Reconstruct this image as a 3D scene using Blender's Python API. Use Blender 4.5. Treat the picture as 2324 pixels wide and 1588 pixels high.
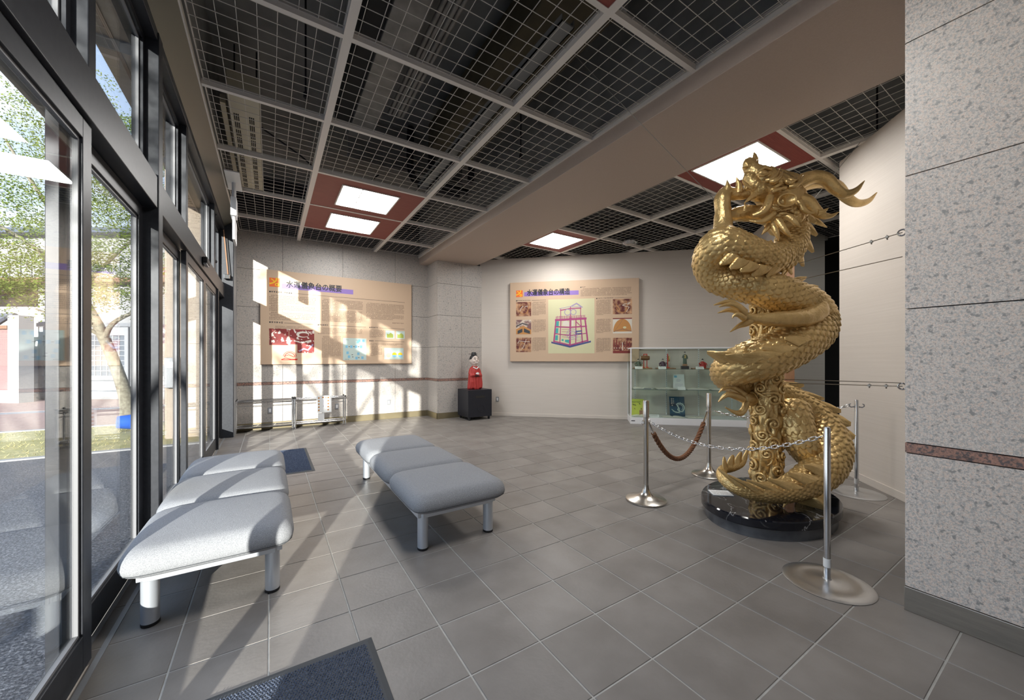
import bpy, bmesh, math, random
import numpy as np
from mathutils import Vector, Matrix, noise as mnoise

for o in list(bpy.data.objects):
    bpy.data.objects.remove(o, do_unlink=True)
random.seed(7)
SC = bpy.context.scene
COL = SC.collection
PI = math.pi

# ------------------------------------------------------------------ camera, sky, sun, exposure
YAW = 0.5676
cam_d = bpy.data.cameras.new('camera')
cam = bpy.data.objects.new('camera', cam_d)
COL.objects.link(cam)
cam.location = (0, 0, 1.45)
cam.rotation_euler = (PI / 2, 0, -YAW)
cam_d.sensor_fit = 'HORIZONTAL'
cam_d.sensor_width = 36.0
cam_d.lens = 36.0 * 861.39 / 2324.0
cam_d.shift_y = (813.79 - 794.0) / 2324.0
cam_d.clip_start = 0.02
cam_d.clip_end = 300
SC.camera = cam

world = bpy.data.worlds.new('sky')
SC.world = world
world.use_nodes = True
wn, wl = world.node_tree.nodes, world.node_tree.links
wn.clear()
w_out = wn.new('ShaderNodeOutputWorld')
w_bg = wn.new('ShaderNodeBackground')
w_bg.inputs['Strength'].default_value = 1.1
w_tc = wn.new('ShaderNodeTexCoord')
w_sep = wn.new('ShaderNodeSeparateXYZ')
w_ramp = wn.new('ShaderNodeValToRGB')
w_ramp.color_ramp.elements[0].position = 0.0
w_ramp.color_ramp.elements[0].color = (0.88, 0.93, 1.0, 1)
w_ramp.color_ramp.elements[1].position = 0.75
w_ramp.color_ramp.elements[1].color = (0.30, 0.52, 0.95, 1)
w_no = wn.new('ShaderNodeTexNoise')
w_no.inputs['Scale'].default_value = 2.6
w_no.inputs['Detail'].default_value = 7
w_map = wn.new('ShaderNodeMapping')
w_map.inputs['Scale'].default_value = (1, 1, 2.4)
w_cr = wn.new('ShaderNodeValToRGB')
w_cr.color_ramp.elements[0].position = 0.47
w_cr.color_ramp.elements[0].color = (0, 0, 0, 1)
w_cr.color_ramp.elements[1].position = 0.68
w_cr.color_ramp.elements[1].color = (1, 1, 1, 1)
w_mix = wn.new('ShaderNodeMix')
w_mix.data_type = 'RGBA'
w_mix.inputs[7].default_value = (1.0, 1.0, 1.0, 1)
wl.new(w_tc.outputs['Generated'], w_sep.inputs[0])
wl.new(w_sep.outputs['Z'], w_ramp.inputs['Fac'])
wl.new(w_tc.outputs['Generated'], w_map.inputs['Vector'])
wl.new(w_map.outputs['Vector'], w_no.inputs['Vector'])
wl.new(w_no.outputs['Fac'], w_cr.inputs['Fac'])
wl.new(w_cr.outputs['Color'], w_mix.inputs['Factor'])
wl.new(w_ramp.outputs['Color'], w_mix.inputs[6])
wl.new(w_mix.outputs[2], w_bg.inputs['Color'])
wl.new(w_bg.outputs['Background'], w_out.inputs['Surface'])

SUN_TRAVEL = Vector((0.394, 0.919, -0.19)).normalized()
sun_d = bpy.data.lights.new('sun', 'SUN')
sun_d.energy = 8.0
sun_d.angle = math.radians(0.6)
sun_d.color = (1.0, 0.955, 0.89)
sun = bpy.data.objects.new('sun', sun_d)
COL.objects.link(sun)
sun.location = (-6, -14, 9)
sun.rotation_euler = SUN_TRAVEL.to_track_quat('-Z', 'Y').to_euler()
LAMP_POWER = 17.0

SC.view_settings.view_transform = 'Standard'
SC.view_settings.look = 'None'
SC.view_settings.gamma = 1.0
SC.view_settings.use_curve_mapping = False
SC.view_settings.exposure = 0.90
cy = SC.cycles
cy.use_denoising = True
cy.max_bounces = 9
cy.diffuse_bounces = 4
cy.glossy_bounces = 5
cy.transmission_bounces = 4
cy.transparent_max_bounces = 24
cy.caustics_reflective = False
cy.caustics_refractive = False
cy.sample_clamp_indirect = 6.0

# ------------------------------------------------------------------ materials
def new_mat(name):
    m = bpy.data.materials.new(name)
    m.use_nodes = True
    nt = m.node_tree
    b = nt.nodes['Principled BSDF']
    return m, nt.nodes, nt.links, b

def rgba(c):
    return (c[0], c[1], c[2], 1.0)

def mat(name, col, rough=0.5, metal=0.0, col2=None, scale=8.0, bump=0.0, bscale=None, stretch=None,
        coord='Object', spec=0.5, detail=4.0, lo=0.35, hi=0.65, rand=0.0, coat=0.0):
    """principled with optional two-colour noise, bump relief and per-object value shift"""
    m, n, l, b = new_mat(name)
    b.inputs['Base Color'].default_value = rgba(col)
    b.inputs['Roughness'].default_value = rough
    b.inputs['Metallic'].default_value = metal
    b.inputs['Specular IOR Level'].default_value = spec
    b.inputs['Coat Weight'].default_value = coat
    vec = None
    if col2 is not None or bump:
        if coord == 'World':
            g = n.new('ShaderNodeNewGeometry'); vec = g.outputs['Position']
        else:
            t = n.new('ShaderNodeTexCoord'); vec = t.outputs['Object']
        if stretch:
            mp = n.new('ShaderNodeMapping'); mp.inputs['Scale'].default_value = stretch
            l.new(vec, mp.inputs['Vector']); vec = mp.outputs['Vector']
    cs = None
    if col2 is not None:
        no = n.new('ShaderNodeTexNoise'); no.inputs['Scale'].default_value = scale; no.inputs['Detail'].default_value = detail
        l.new(vec, no.inputs['Vector'])
        r = n.new('ShaderNodeValToRGB')
        r.color_ramp.elements[0].position = lo; r.color_ramp.elements[0].color = rgba(col)
        r.color_ramp.elements[1].position = hi; r.color_ramp.elements[1].color = rgba(col2)
        l.new(no.outputs['Fac'], r.inputs['Fac'])
        cs = r.outputs['Color']
    if rand:
        oi = n.new('ShaderNodeObjectInfo')
        mr = n.new('ShaderNodeMapRange')
        mr.inputs['To Min'].default_value = 1.0 - rand; mr.inputs['To Max'].default_value = 1.0 + rand
        l.new(oi.outputs['Random'], mr.inputs['Value'])
        hs = n.new('ShaderNodeHueSaturation')
        l.new(mr.outputs['Result'], hs.inputs['Value'])
        if cs is None:
            hs.inputs['Color'].default_value = rgba(col)
        else:
            l.new(cs, hs.inputs['Color'])
        cs = hs.outputs['Color']
    if cs is not None:
        l.new(cs, b.inputs['Base Color'])
    if bump:
        nb = n.new('ShaderNodeTexNoise'); nb.inputs['Scale'].default_value = bscale or scale * 4; nb.inputs['Detail'].default_value = 3
        l.new(vec, nb.inputs['Vector'])
        bp = n.new('ShaderNodeBump'); bp.inputs['Strength'].default_value = bump; bp.inputs['Distance'].default_value = 0.01
        l.new(nb.outputs['Fac'], bp.inputs['Height']); l.new(bp.outputs['Normal'], b.inputs['Normal'])
    return m

def granite(name, base, pink, dark, rough=0.42, sc=1.0):
    m, n, l, b = new_mat(name)
    g = n.new('ShaderNodeNewGeometry')
    def noise(s, d=3.0):
        t = n.new('ShaderNodeTexNoise'); t.inputs['Scale'].default_value = s * sc; t.inputs['Detail'].default_value = d
        t.inputs['Roughness'].default_value = 0.6
        l.new(g.outputs['Position'], t.inputs['Vector']); return t.outputs['Fac']
    def ramp(f, lo, hi):
        r = n.new('ShaderNodeMapRange'); r.inputs['From Min'].default_value = lo; r.inputs['From Max'].default_value = hi
        l.new(f, r.inputs['Value']); return r.outputs['Result']
    def mix(f, a, c2):
        x = n.new('ShaderNodeMix'); x.data_type = 'RGBA'
        l.new(f, x.inputs['Factor'])
        if isinstance(a, tuple): x.inputs[6].default_value = rgba(a)
        else: l.new(a, x.inputs[6])
        x.inputs[7].default_value = rgba(c2)
        return x.outputs[2]
    c = mix(ramp(noise(48), 0.40, 0.60), base, pink)
    c = mix(ramp(noise(105), 0.52, 0.62), c, tuple(min(1, v * 1.20) for v in base))
    c = mix(ramp(noise(62, 5), 0.49, 0.60), c, tuple(v * 1.25 for v in dark))
    c = mix(ramp(noise(120, 3), 0.56, 0.66), c, dark)
    c = mix(ramp(noise(24, 6), 0.575, 0.64), c, tuple(v * 0.82 for v in dark))
    l.new(c, b.inputs['Base Color'])
    b.inputs['Roughness'].default_value = rough
    return m

def glass(name, tint=(1, 1, 1), ior=1.5, gain=1.0):
    m, n, l, b = new_mat(name)
    n.remove(b)
    out = n['Material Output']
    tr = n.new('ShaderNodeBsdfTransparent'); tr.inputs['Color'].default_value = rgba(tint)
    gl = n.new('ShaderNodeBsdfGlossy'); gl.inputs['Roughness'].default_value = 0.0
    lw = n.new('ShaderNodeLayerWeight'); lw.inputs['Blend'].default_value = 0.5
    po = n.new('ShaderNodeMath'); po.operation = 'POWER'; po.inputs[1].default_value = 5.0
    f0 = ((ior - 1) / (ior + 1)) ** 2
    mu = n.new('ShaderNodeMath'); mu.operation = 'MULTIPLY_ADD'; mu.use_clamp = True
    mu.inputs[1].default_value = (1 - f0) * gain; mu.inputs[2].default_value = f0 * gain
    mx = n.new('ShaderNodeMixShader')
    l.new(lw.outputs['Facing'], po.inputs[0]); l.new(po.outputs[0], mu.inputs[0]); l.new(mu.outputs[0], mx.inputs['Fac'])
    l.new(tr.outputs[0], mx.inputs[1]); l.new(gl.outputs[0], mx.inputs[2])
    l.new(mx.outputs[0], out.inputs['Surface'])
    return m

def emit(name, col, s):
    m, n, l, b = new_mat(name)
    b.inputs['Base Color'].default_value = rgba(col)
    b.inputs['Emission Color'].default_value = rgba(col)
    b.inputs['Emission Strength'].default_value = s
    return m

def leaf_mat():
    m, n, l, b = new_mat('leaf_green')
    n.remove(b)
    t = n.new('ShaderNodeTexCoord'); no = n.new('ShaderNodeTexNoise'); no.inputs['Scale'].default_value = 2.0; no.inputs['Detail'].default_value = 5
    r = n.new('ShaderNodeValToRGB')
    r.color_ramp.elements[0].position = 0.35; r.color_ramp.elements[0].color = (0.12, 0.185, 0.038, 1)
    r.color_ramp.elements[1].position = 0.65; r.color_ramp.elements[1].color = (0.30, 0.345, 0.085, 1)
    d = n.new('ShaderNodeBsdfDiffuse'); tr = n.new('ShaderNodeBsdfTranslucent'); mx = n.new('ShaderNodeMixShader'); mx.inputs['Fac'].default_value = 0.4
    l.new(t.outputs['Object'], no.inputs['Vector']); l.new(no.outputs['Fac'], r.inputs['Fac'])
    l.new(r.outputs['Color'], d.inputs['Color']); l.new(r.outputs['Color'], tr.inputs['Color'])
    l.new(d.outputs[0], mx.inputs[1]); l.new(tr.outputs[0], mx.inputs[2]); l.new(mx.outputs[0], n['Material Output'].inputs['Surface'])
    return m

def marble_mat():
    m, n, l, b = new_mat('black_marble')
    t = n.new('ShaderNodeTexCoord'); no = n.new('ShaderNodeTexNoise'); no.inputs['Scale'].default_value = 2.3; no.inputs['Detail'].default_value = 7
    no.inputs['Distortion'].default_value = 0.8
    r = n.new('ShaderNodeValToRGB'); cr = r.color_ramp
    cr.elements[0].position = 0.485; cr.elements[0].color = (0.008, 0.009, 0.014, 1)
    cr.elements[1].position = 0.515; cr.elements[1].color = (0.010, 0.011, 0.016, 1)
    for p, c in ((0.496, 0.03), (0.500, 0.42), (0.504, 0.03)):
        e = cr.elements.new(p); e.color = (c, c, c * 1.02, 1)
    l.new(t.outputs['Object'], no.inputs['Vector']); l.new(no.outputs['Fac'], r.inputs['Fac']); l.new(r.outputs['Color'], b.inputs['Base Color'])
    b.inputs['Roughness'].default_value = 0.07
    return m

M = {}
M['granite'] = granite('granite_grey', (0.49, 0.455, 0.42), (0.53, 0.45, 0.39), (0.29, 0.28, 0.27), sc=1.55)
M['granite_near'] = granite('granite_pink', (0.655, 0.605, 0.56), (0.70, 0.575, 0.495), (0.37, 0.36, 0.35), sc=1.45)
M['granite_red'] = granite('granite_red', (0.30, 0.17, 0.13), (0.44, 0.24, 0.18), (0.10, 0.08, 0.08))
M['joint'] = mat('joint_dark', (0.035, 0.037, 0.05), 0.7)
M['tile'] = mat('floor_tile', (0.192, 0.174, 0.159), 0.42, col2=(0.240, 0.220, 0.203), scale=3.2, bump=0.10, bscale=45,
                stretch=(1, 1, 1), coord='World', rand=0.09, spec=0.35, detail=6)
M['grout'] = mat('grout', (0.46, 0.45, 0.42), 0.8, col2=(0.38, 0.37, 0.35), scale=20, coord='World')
M['beige'] = mat('beige_panel', (0.655, 0.595, 0.535), 0.55, col2=(0.61, 0.55, 0.49), scale=3.0, stretch=(0.35, 0.35, 42), bump=0.06,
                 bscale=3.0, coord='World', lo=0.3, hi=0.7)
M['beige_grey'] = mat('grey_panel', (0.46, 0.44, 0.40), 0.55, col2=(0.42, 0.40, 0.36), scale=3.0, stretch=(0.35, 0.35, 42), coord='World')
M['beam'] = mat('beam_paint', (0.52, 0.425, 0.36), 0.6, col2=(0.50, 0.405, 0.34), scale=60, bump=0.15, bscale=180)
M['ceil_bar'] = mat('grid_bar_paint', (0.84, 0.80, 0.75), 0.40)
M['wire'] = mat('mesh_wire', (0.66, 0.63, 0.59), 0.40)
M['red'] = mat('red_panel', (0.30, 0.066, 0.050), 0.55, col2=(0.25, 0.050, 0.040), scale=4, stretch=(1, 14, 1))
M['slab'] = mat('plenum_concrete', (0.30, 0.305, 0.30), 0.9, col2=(0.20, 0.205, 0.205), scale=2.2, detail=6)
M['plenum_dark'] = mat('plenum_dark', (0.02, 0.02, 0.02), 0.9)
M['duct'] = mat('duct_steel', (0.26, 0.255, 0.245), 0.55, metal=0.3, col2=(0.17, 0.165, 0.16), scale=5)
M['duct_brown'] = mat('duct_brown', (0.085, 0.070, 0.040), 0.8, col2=(0.065, 0.053, 0.032), scale=6)
M['black_foam'] = mat('black_foam', (0.012, 0.012, 0.018), 0.8)
M['cream'] = mat('cream_enamel', (0.58, 0.54, 0.42), 0.5)
M['slot'] = mat('slot_dark', (0.02, 0.018, 0.015), 0.8)
M['lamp'] = emit('lamp_diffuser', (1.0, 0.985, 0.955), LAMP_POWER)
M['lamp_frame'] = mat('lamp_frame', (0.75, 0.73, 0.69), 0.4)
M['alu_black'] = mat('black_anodised', (0.026, 0.028, 0.034), 0.40, metal=0.15, col2=(0.034, 0.036, 0.043), scale=30, spec=0.32)
M['alu_bronze'] = mat('bronze_soffit', (0.11, 0.115, 0.10), 0.35, metal=0.6)
M['alu'] = mat('aluminium', (0.30, 0.31, 0.33), 0.40, metal=0.9)
M['bead'] = mat('glazing_bead', (0.20, 0.20, 0.21), 0.5)
M['channel'] = mat('channel_grey', (0.27, 0.27, 0.26), 0.5)
M['gasket'] = mat('gasket_grey', (0.30, 0.31, 0.33), 0.45, metal=0.3)
M['glass'] = glass('window_glass', (0.965, 0.985, 0.98), 1.5, 1.0)
M['case_glass'] = glass('case_glass', (0.93, 0.97, 0.955), 1.45, 0.8)
M['shelf_glass'] = glass('shelf_glass', (0.80, 0.90, 0.87), 1.5, 1.0)
M['steel_sill'] = mat('steel_base', (0.36, 0.33, 0.29), 0.34, metal=0.8, col2=(0.30, 0.28, 0.25), scale=6, stretch=(1, 1, 9))
M['bronze_base'] = mat('bronze_base', (0.25, 0.21, 0.13), 0.4, metal=0.6)
M['fabric'] = mat('grey_wool', (0.235, 0.240, 0.255), 0.95, col2=(0.330, 0.335, 0.350), scale=230, bump=0.35, bscale=330, spec=0.12, lo=0.38, hi=0.62)
M['silver_leg'] = mat('silver_leg', (0.58, 0.61, 0.66), 0.35, metal=0.55)
M['black_rubber'] = mat('black_rubber', (0.012, 0.012, 0.014), 0.6)
M['mat_pile'] = mat('mat_pile', (0.060, 0.078, 0.125), 0.95, col2=(0.17, 0.20, 0.275), scale=130, bump=1.0, bscale=150, spec=0.1)
M['mat_edge'] = mat('mat_edge', (0.05, 0.055, 0.062), 0.7)
M['gold'] = mat('gold_paint', (0.79, 0.565, 0.255), 0.34, metal=0.70, col2=(0.66, 0.455, 0.19), scale=9, bump=0.45, bscale=55)
M['marble'] = marble_mat()
M['marble_side'] = mat('black_marble_side', (0.045, 0.048, 0.056), 0.3, col2=(0.12, 0.124, 0.132), scale=7, detail=8)
M['vein'] = mat('white_vein', (0.55, 0.55, 0.56), 0.2)
M['steel'] = mat('brushed_steel', (0.60, 0.57, 0.52), 0.26, metal=1.0, col2=(0.54, 0.51, 0.47), scale=30, stretch=(1, 1, 0.05))
M['chrome'] = mat('chrome', (0.66, 0.67, 0.69), 0.14, metal=1.0)
M['disc_steel'] = mat('disc_steel', (0.60, 0.60, 0.60), 0.34, metal=0.9)
M['rope'] = mat('rope_brown', (0.16, 0.065, 0.028), 0.95, col2=(0.24, 0.11, 0.055), scale=140, bump=0.8, bscale=180)
M['white'] = mat('white_enamel', (0.78, 0.78, 0.79), 0.4)
M['paper'] = mat('paper', (0.80, 0.80, 0.79), 0.7)
M['black'] = mat('black_paint', (0.012, 0.013, 0.020), 0.42)
M['board'] = mat('peach_board', (0.59, 0.425, 0.295), 0.5)
M['board_edge'] = mat('board_edge', (0.25, 0.15, 0.09), 0.55)
M['ink'] = mat('ink_black', (0.018, 0.018, 0.024), 0.5)
M['ink_brown'] = mat('ink_brown', (0.20, 0.135, 0.095), 0.6)
M['print_photo'] = mat('print_photo', (0.12, 0.02, 0.018), 0.5, col2=(0.62, 0.36, 0.20), scale=9, lo=0.42, hi=0.66, detail=6)
M['print_cut'] = mat('print_cut', (0.24, 0.03, 0.028), 0.5, col2=(0.70, 0.62, 0.56), scale=11, lo=0.545, hi=0.56, detail=3)
M['print_photo2'] = mat('print_photo2', (0.20, 0.10, 0.10), 0.5, col2=(0.66, 0.56, 0.46), scale=7, lo=0.44, hi=0.60, detail=5)
M['purple'] = mat('print_purple', (0.27, 0.17, 0.50), 0.5)
M['orange'] = mat('print_orange', (0.85, 0.16, 0.03), 0.5)
M['yellow'] = mat('print_yellow', (0.95, 0.55, 0.02), 0.5)
M['pale_yellow'] = mat('print_pale_yellow', (0.62, 0.60, 0.38), 0.5)
M['pale_blue'] = mat('print_pale_blue', (0.52, 0.62, 0.58), 0.5)
M['sky_blue'] = mat('print_blue', (0.22, 0.50, 0.68), 0.5)
M['olive'] = mat('print_olive', (0.36, 0.42, 0.08), 0.5)
M['magenta'] = mat('print_magenta', (0.40, 0.065, 0.20), 0.5)
M['navy'] = mat('print_navy', (0.065, 0.08, 0.24), 0.5)
M['lilac'] = mat('print_lilac', (0.35, 0.29, 0.45), 0.5)
M['teal'] = mat('print_teal', (0.06, 0.36, 0.36), 0.5)
M['maroon'] = mat('print_maroon', (0.22, 0.035, 0.030), 0.5)
M['print_white'] = mat('print_white', (0.68, 0.64, 0.56), 0.5)
M['amber'] = mat('print_amber', (0.52, 0.24, 0.07), 0.5)
M['robe_red'] = mat('robe_red', (0.42, 0.035, 0.030), 0.55)
M['skin'] = mat('painted_skin', (0.66, 0.56, 0.50), 0.5)
M['hair'] = mat('painted_black', (0.018, 0.018, 0.020), 0.45)
M['wood'] = mat('wood_brown', (0.36, 0.19, 0.10), 0.5, col2=(0.30, 0.15, 0.08), scale=5, stretch=(8, 8, 1))
M['lac_red'] = mat('lacquer_red', (0.55, 0.035, 0.025), 0.4)
M['drum_brown'] = mat('drum_brown', (0.20, 0.09, 0.035), 0.45)
M['fig_green'] = mat('figure_green', (0.06, 0.10, 0.075), 0.55)
M['fig_purple'] = mat('figure_purple', (0.06, 0.025, 0.05), 0.55)
M['fig_gold'] = mat('figure_gold', (0.50, 0.38, 0.14), 0.5)
M['book_blue'] = mat('cover_blue', (0.010, 0.02, 0.045), 0.35, col2=(0.03, 0.14, 0.24), scale=2.5, stretch=(0.5, 0.5, 2.2))
M['book_yellow'] = mat('cover_yellow', (0.55, 0.58, 0.08), 0.5)
M['cable'] = mat('steel_cable', (0.30, 0.28, 0.25), 0.4, metal=0.8)
M['asphalt'] = mat('asphalt', (0.055, 0.058, 0.072), 0.75, col2=(0.22, 0.225, 0.25), scale=60, bump=0.8, bscale=70, lo=0.45, hi=0.70, coord='World')
M['pave_pink'] = mat('pink_paving', (0.42, 0.27, 0.23), 0.9, col2=(0.36, 0.24, 0.21), scale=9, coord='World')
M['pave_grey'] = mat('grey_kerb', (0.33, 0.33, 0.34), 0.85)
M['grass'] = mat('dry_grass', (0.52, 0.45, 0.22), 0.95, col2=(0.34, 0.32, 0.13), scale=6, coord='World', bump=0.8, bscale=40)
M['plaster'] = mat('white_plaster', (0.33, 0.33, 0.335), 0.8)
M['door_white'] = mat('white_door', (0.34, 0.35, 0.37), 0.6)
M['pane_grey'] = mat('far_pane', (0.15, 0.17, 0.20), 0.5)
M['pink_wall'] = mat('pink_wall', (0.24, 0.15, 0.15), 0.85)
M['roof_tile'] = mat('roof_tile', (0.11, 0.12, 0.15), 0.6)
M['brown_eave'] = mat('brown_eave', (0.20, 0.11, 0.07), 0.7)
M['stone_beige'] = mat('beige_stone', (0.56, 0.47, 0.38), 0.8, col2=(0.49, 0.40, 0.32), scale=5, stretch=(1, 7, 7), coord='World', bump=0.2, bscale=20)
M['bark'] = mat('bark', (0.17, 0.15, 0.115), 0.9, col2=(0.30, 0.28, 0.22), scale=14, bump=0.6, bscale=40)
M['leaf'] = leaf_mat()
M['blue_plastic'] = mat('blue_plastic', (0.02, 0.12, 0.62), 0.4)
M['crystal'] = glass('crystal', (0.97, 0.98, 1.0), 1.6, 3.0)

# ------------------------------------------------------------------ mesh helpers
class MB:
    """collects vertices and faces; build() links them as ONE mesh object"""
    def __init__(s):
        s.v, s.f, s.mi = [], [], []
    def add(s, vs, fs, mi=0):
        o = len(s.v)
        s.v.extend([tuple(p) for p in vs])
        s.f.extend([tuple(i + o for i in f) for f in fs])
        s.mi.extend([mi] * len(fs))
        return s
    def box(s, x0, y0, z0, x1, y1, z1, mi=0):
        v = [(x0, y0, z0), (x1, y0, z0), (x1, y1, z0), (x0, y1, z0), (x0, y0, z1), (x1, y0, z1), (x1, y1, z1), (x0, y1, z1)]
        return s.add(v, [(3, 2, 1, 0), (4, 5, 6, 7), (0, 1, 5, 4), (1, 2, 6, 5), (2, 3, 7, 6), (3, 0, 4, 7)], mi)
    def prism(s, poly, z0, z1, mi=0):
        n = len(poly)
        v = [(x, y, z0) for x, y in poly] + [(x, y, z1) for x, y in poly]
        f = [tuple(range(n - 1, -1, -1)), tuple(range(n, 2 * n))]
        f += [(i, (i + 1) % n, n + (i + 1) % n, n + i) for i in range(n)]
        return s.add(v, f, mi)
    def bar(s, p, q, w, h=None, mi=0):
        """square bar from p to q"""
        p, q = Vector(p), Vector(q); h = h or w
        d = (q - p).normalized()
        a = d.cross(Vector((0, 0, 1)))
        if a.length < 1e-4: a = Vector((1, 0, 0))
        a.normalize(); b = d.cross(a).normalized()
        a *= w / 2; b *= h / 2
        v = [p - a - b, p + a - b, p + a + b, p - a + b, q - a - b, q + a - b, q + a + b, q - a + b]
        return s.add(v, [(0, 1, 2, 3), (7, 6, 5, 4), (0, 4, 5, 1), (1, 5, 6, 2), (2, 6, 7, 3), (3, 7, 4, 0)], mi)
    def tube(s, path, rad, seg=10, caps=True, closed=False, mi=0, flat=None):
        P = [Vector(p) for p in path]; n = len(P)
        R = list(rad) if hasattr(rad, '__len__') else [rad] * n
        T = []
        for i in range(n):
            if closed: t = P[(i + 1) % n] - P[i - 1]
            else: t = P[min(i + 1, n - 1)] - P[max(i - 1, 0)]
            T.append(t.normalized() if t.length > 1e-9 else Vector((0, 0, 1)))
        a = T[0].cross(Vector((0, 0, 1)))
        if a.length < 1e-3: a = T[0].cross(Vector((0, 1, 0)))
        a.normalize(); vs = []
        for i in range(n):
            a = (a - T[i] * a.dot(T[i]))
            a.normalize(); b = T[i].cross(a)
            fb = flat if flat else 1.0
            for k in range(seg):
                th = 2 * PI * k / seg
                vs.append(P[i] + (a * math.cos(th) + b * math.sin(th) * fb) * R[i])
        fs = []
        m = n if closed else n - 1
        for i in range(m):
            for k in range(seg):
                j = (i + 1) % n; k2 = (k + 1) % seg
                fs.append((i * seg + k, i * seg + k2, j * seg + k2, j * seg + k))
        if caps and not closed:
            fs.append(tuple(range(seg - 1, -1, -1))); fs.append(tuple((n - 1) * seg + k for k in range(seg)))
        return s.add(vs, fs, mi)
    def cyl(s, p, q, r, seg=16, r2=None, mi=0):
        return s.tube([p, q], [r, r if r2 is None else r2], seg, mi=mi)
    def lathe(s, prof, seg=32, c=(0, 0, 0), mi=0, sx=1.0, sy=1.0):
        n = len(prof); vs = []
        for r, z in prof:
            for k in range(seg):
                th = 2 * PI * k / seg
                vs.append((c[0] + r * sx * math.cos(th), c[1] + r * sy * math.sin(th), c[2] + z))
        fs = [(i * seg + k, i * seg + (k + 1) % seg, (i + 1) * seg + (k + 1) % seg, (i + 1) * seg + k) for i in range(n - 1) for k in range(seg)]
        fs.append(tuple(range(seg - 1, -1, -1))); fs.append(tuple((n - 1) * seg + k for k in range(seg)))
        return s.add(vs, fs, mi)
    def ball(s, c, r, seg=16, rings=10, mi=0):
        rx, ry, rz = r if hasattr(r, '__len__') else (r, r, r)
        vs = [(c[0], c[1], c[2] - rz)]
        for i in range(1, rings):
            ph = -PI / 2 + PI * i / rings
            for k in range(seg):
                th = 2 * PI * k / seg
                vs.append((c[0] + rx * math.cos(ph) * math.cos(th), c[1] + ry * math.cos(ph) * math.sin(th), c[2] + rz * math.sin(ph)))
        vs.append((c[0], c[1], c[2] + rz)); top = len(vs) - 1
        fs = [(0, 1 + (k + 1) % seg, 1 + k) for k in range(seg)]
        for i in range(rings - 2):
            for k in range(seg):
                a, b = 1 + i * seg + k, 1 + i * seg + (k + 1) % seg
                fs.append((a, b, b + seg, a + seg))
        o = 1 + (rings - 2) * seg
        fs += [(o + k, o + (k + 1) % seg, top) for k in range(seg)]
        return s.add(vs, fs, mi)
    def quad(s, a, b, c, d, mi=0):
        return s.add([a, b, c, d], [(0, 1, 2, 3)], mi)
    def xf(s, m):
        s.v = [tuple(m @ Vector(p)) for p in s.v]; return s
    def mesh(s, name, mats=None, smooth=False):
        me = bpy.data.meshes.new(name)
        me.from_pydata(s.v, [], s.f)
        for m in (mats if isinstance(mats, (list, tuple)) else [mats]):
            if m: me.materials.append(m)
        if any(s.mi): me.polygons.foreach_set('material_index', s.mi)
        if smooth: me.polygons.foreach_set('use_smooth', [True] * len(me.polygons))
        me.update()
        return me

def link(name, me, parent=None, loc=None, rotz=None, kind=None):
    o = bpy.data.objects.new(name, me)
    COL.objects.link(o)
    if parent: o.parent = parent
    if loc is not None: o.location = loc
    if rotz is not None: o.rotation_euler = (0, 0, rotz)
    if kind: o['kind'] = kind
    return o

def bev(o, w=0.004, seg=2, ang=35):
    b = o.modifiers.new('bevel', 'BEVEL'); b.width = w; b.segments = seg
    b.limit_method = 'ANGLE'; b.angle_limit = math.radians(ang)
    return o

def smooth_angle(o, deg=35):
    me = o.data
    me.polygons.foreach_set('use_smooth', [True] * len(me.polygons))
    bm = bmesh.new(); bm.from_mesh(me)
    for e in bm.edges:
        if len(e.link_faces) == 2 and e.calc_face_angle(0) > math.radians(deg): e.smooth = False
    bm.to_mesh(me); bm.free()
    return o

def part(name, mb, m, parent, loc=None, rotz=None, smooth=None, bevel=0, kind=None, label=None):
    o = link(name, mb.mesh(name, m), parent, loc, rotz, kind)
    if smooth: smooth_angle(o, smooth)
    if bevel: bev(o, bevel)
    if label: o['label'] = label
    return o

def thing(name, label, cat, loc=(0, 0, 0), rotz=0.0, group=None):
    o = bpy.data.objects.new(name, None); COL.objects.link(o)
    o.empty_display_size = 0.1
    o.location = loc; o.rotation_euler = (0, 0, rotz)
    o['label'] = label; o['category'] = cat
    if group: o['group'] = group
    return o

def tag(o, label, cat, group=None):
    o['label'] = label; o['category'] = cat
    if group: o['group'] = group
    return o

def struct(name, mb, m, parent=None, bevel=0, loc=None, rotz=None):
    o = link(name, mb.mesh(name, m), parent, loc, rotz)
    if parent is None: o['kind'] = 'structure'
    if bevel: bev(o, bevel)
    return o

def dup(root, loc, rotz=None, label=None):
    r = root.copy(); COL.objects.link(r); r.location = loc
    if rotz is not None: r.rotation_euler = (0, 0, rotz)
    if label: r['label'] = label
    def rec(a, b):
        for ch in list(a.children):
            c = ch.copy(); COL.objects.link(c); c.parent = b
            rec(ch, c)
    rec(root, r)
    return r

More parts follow.
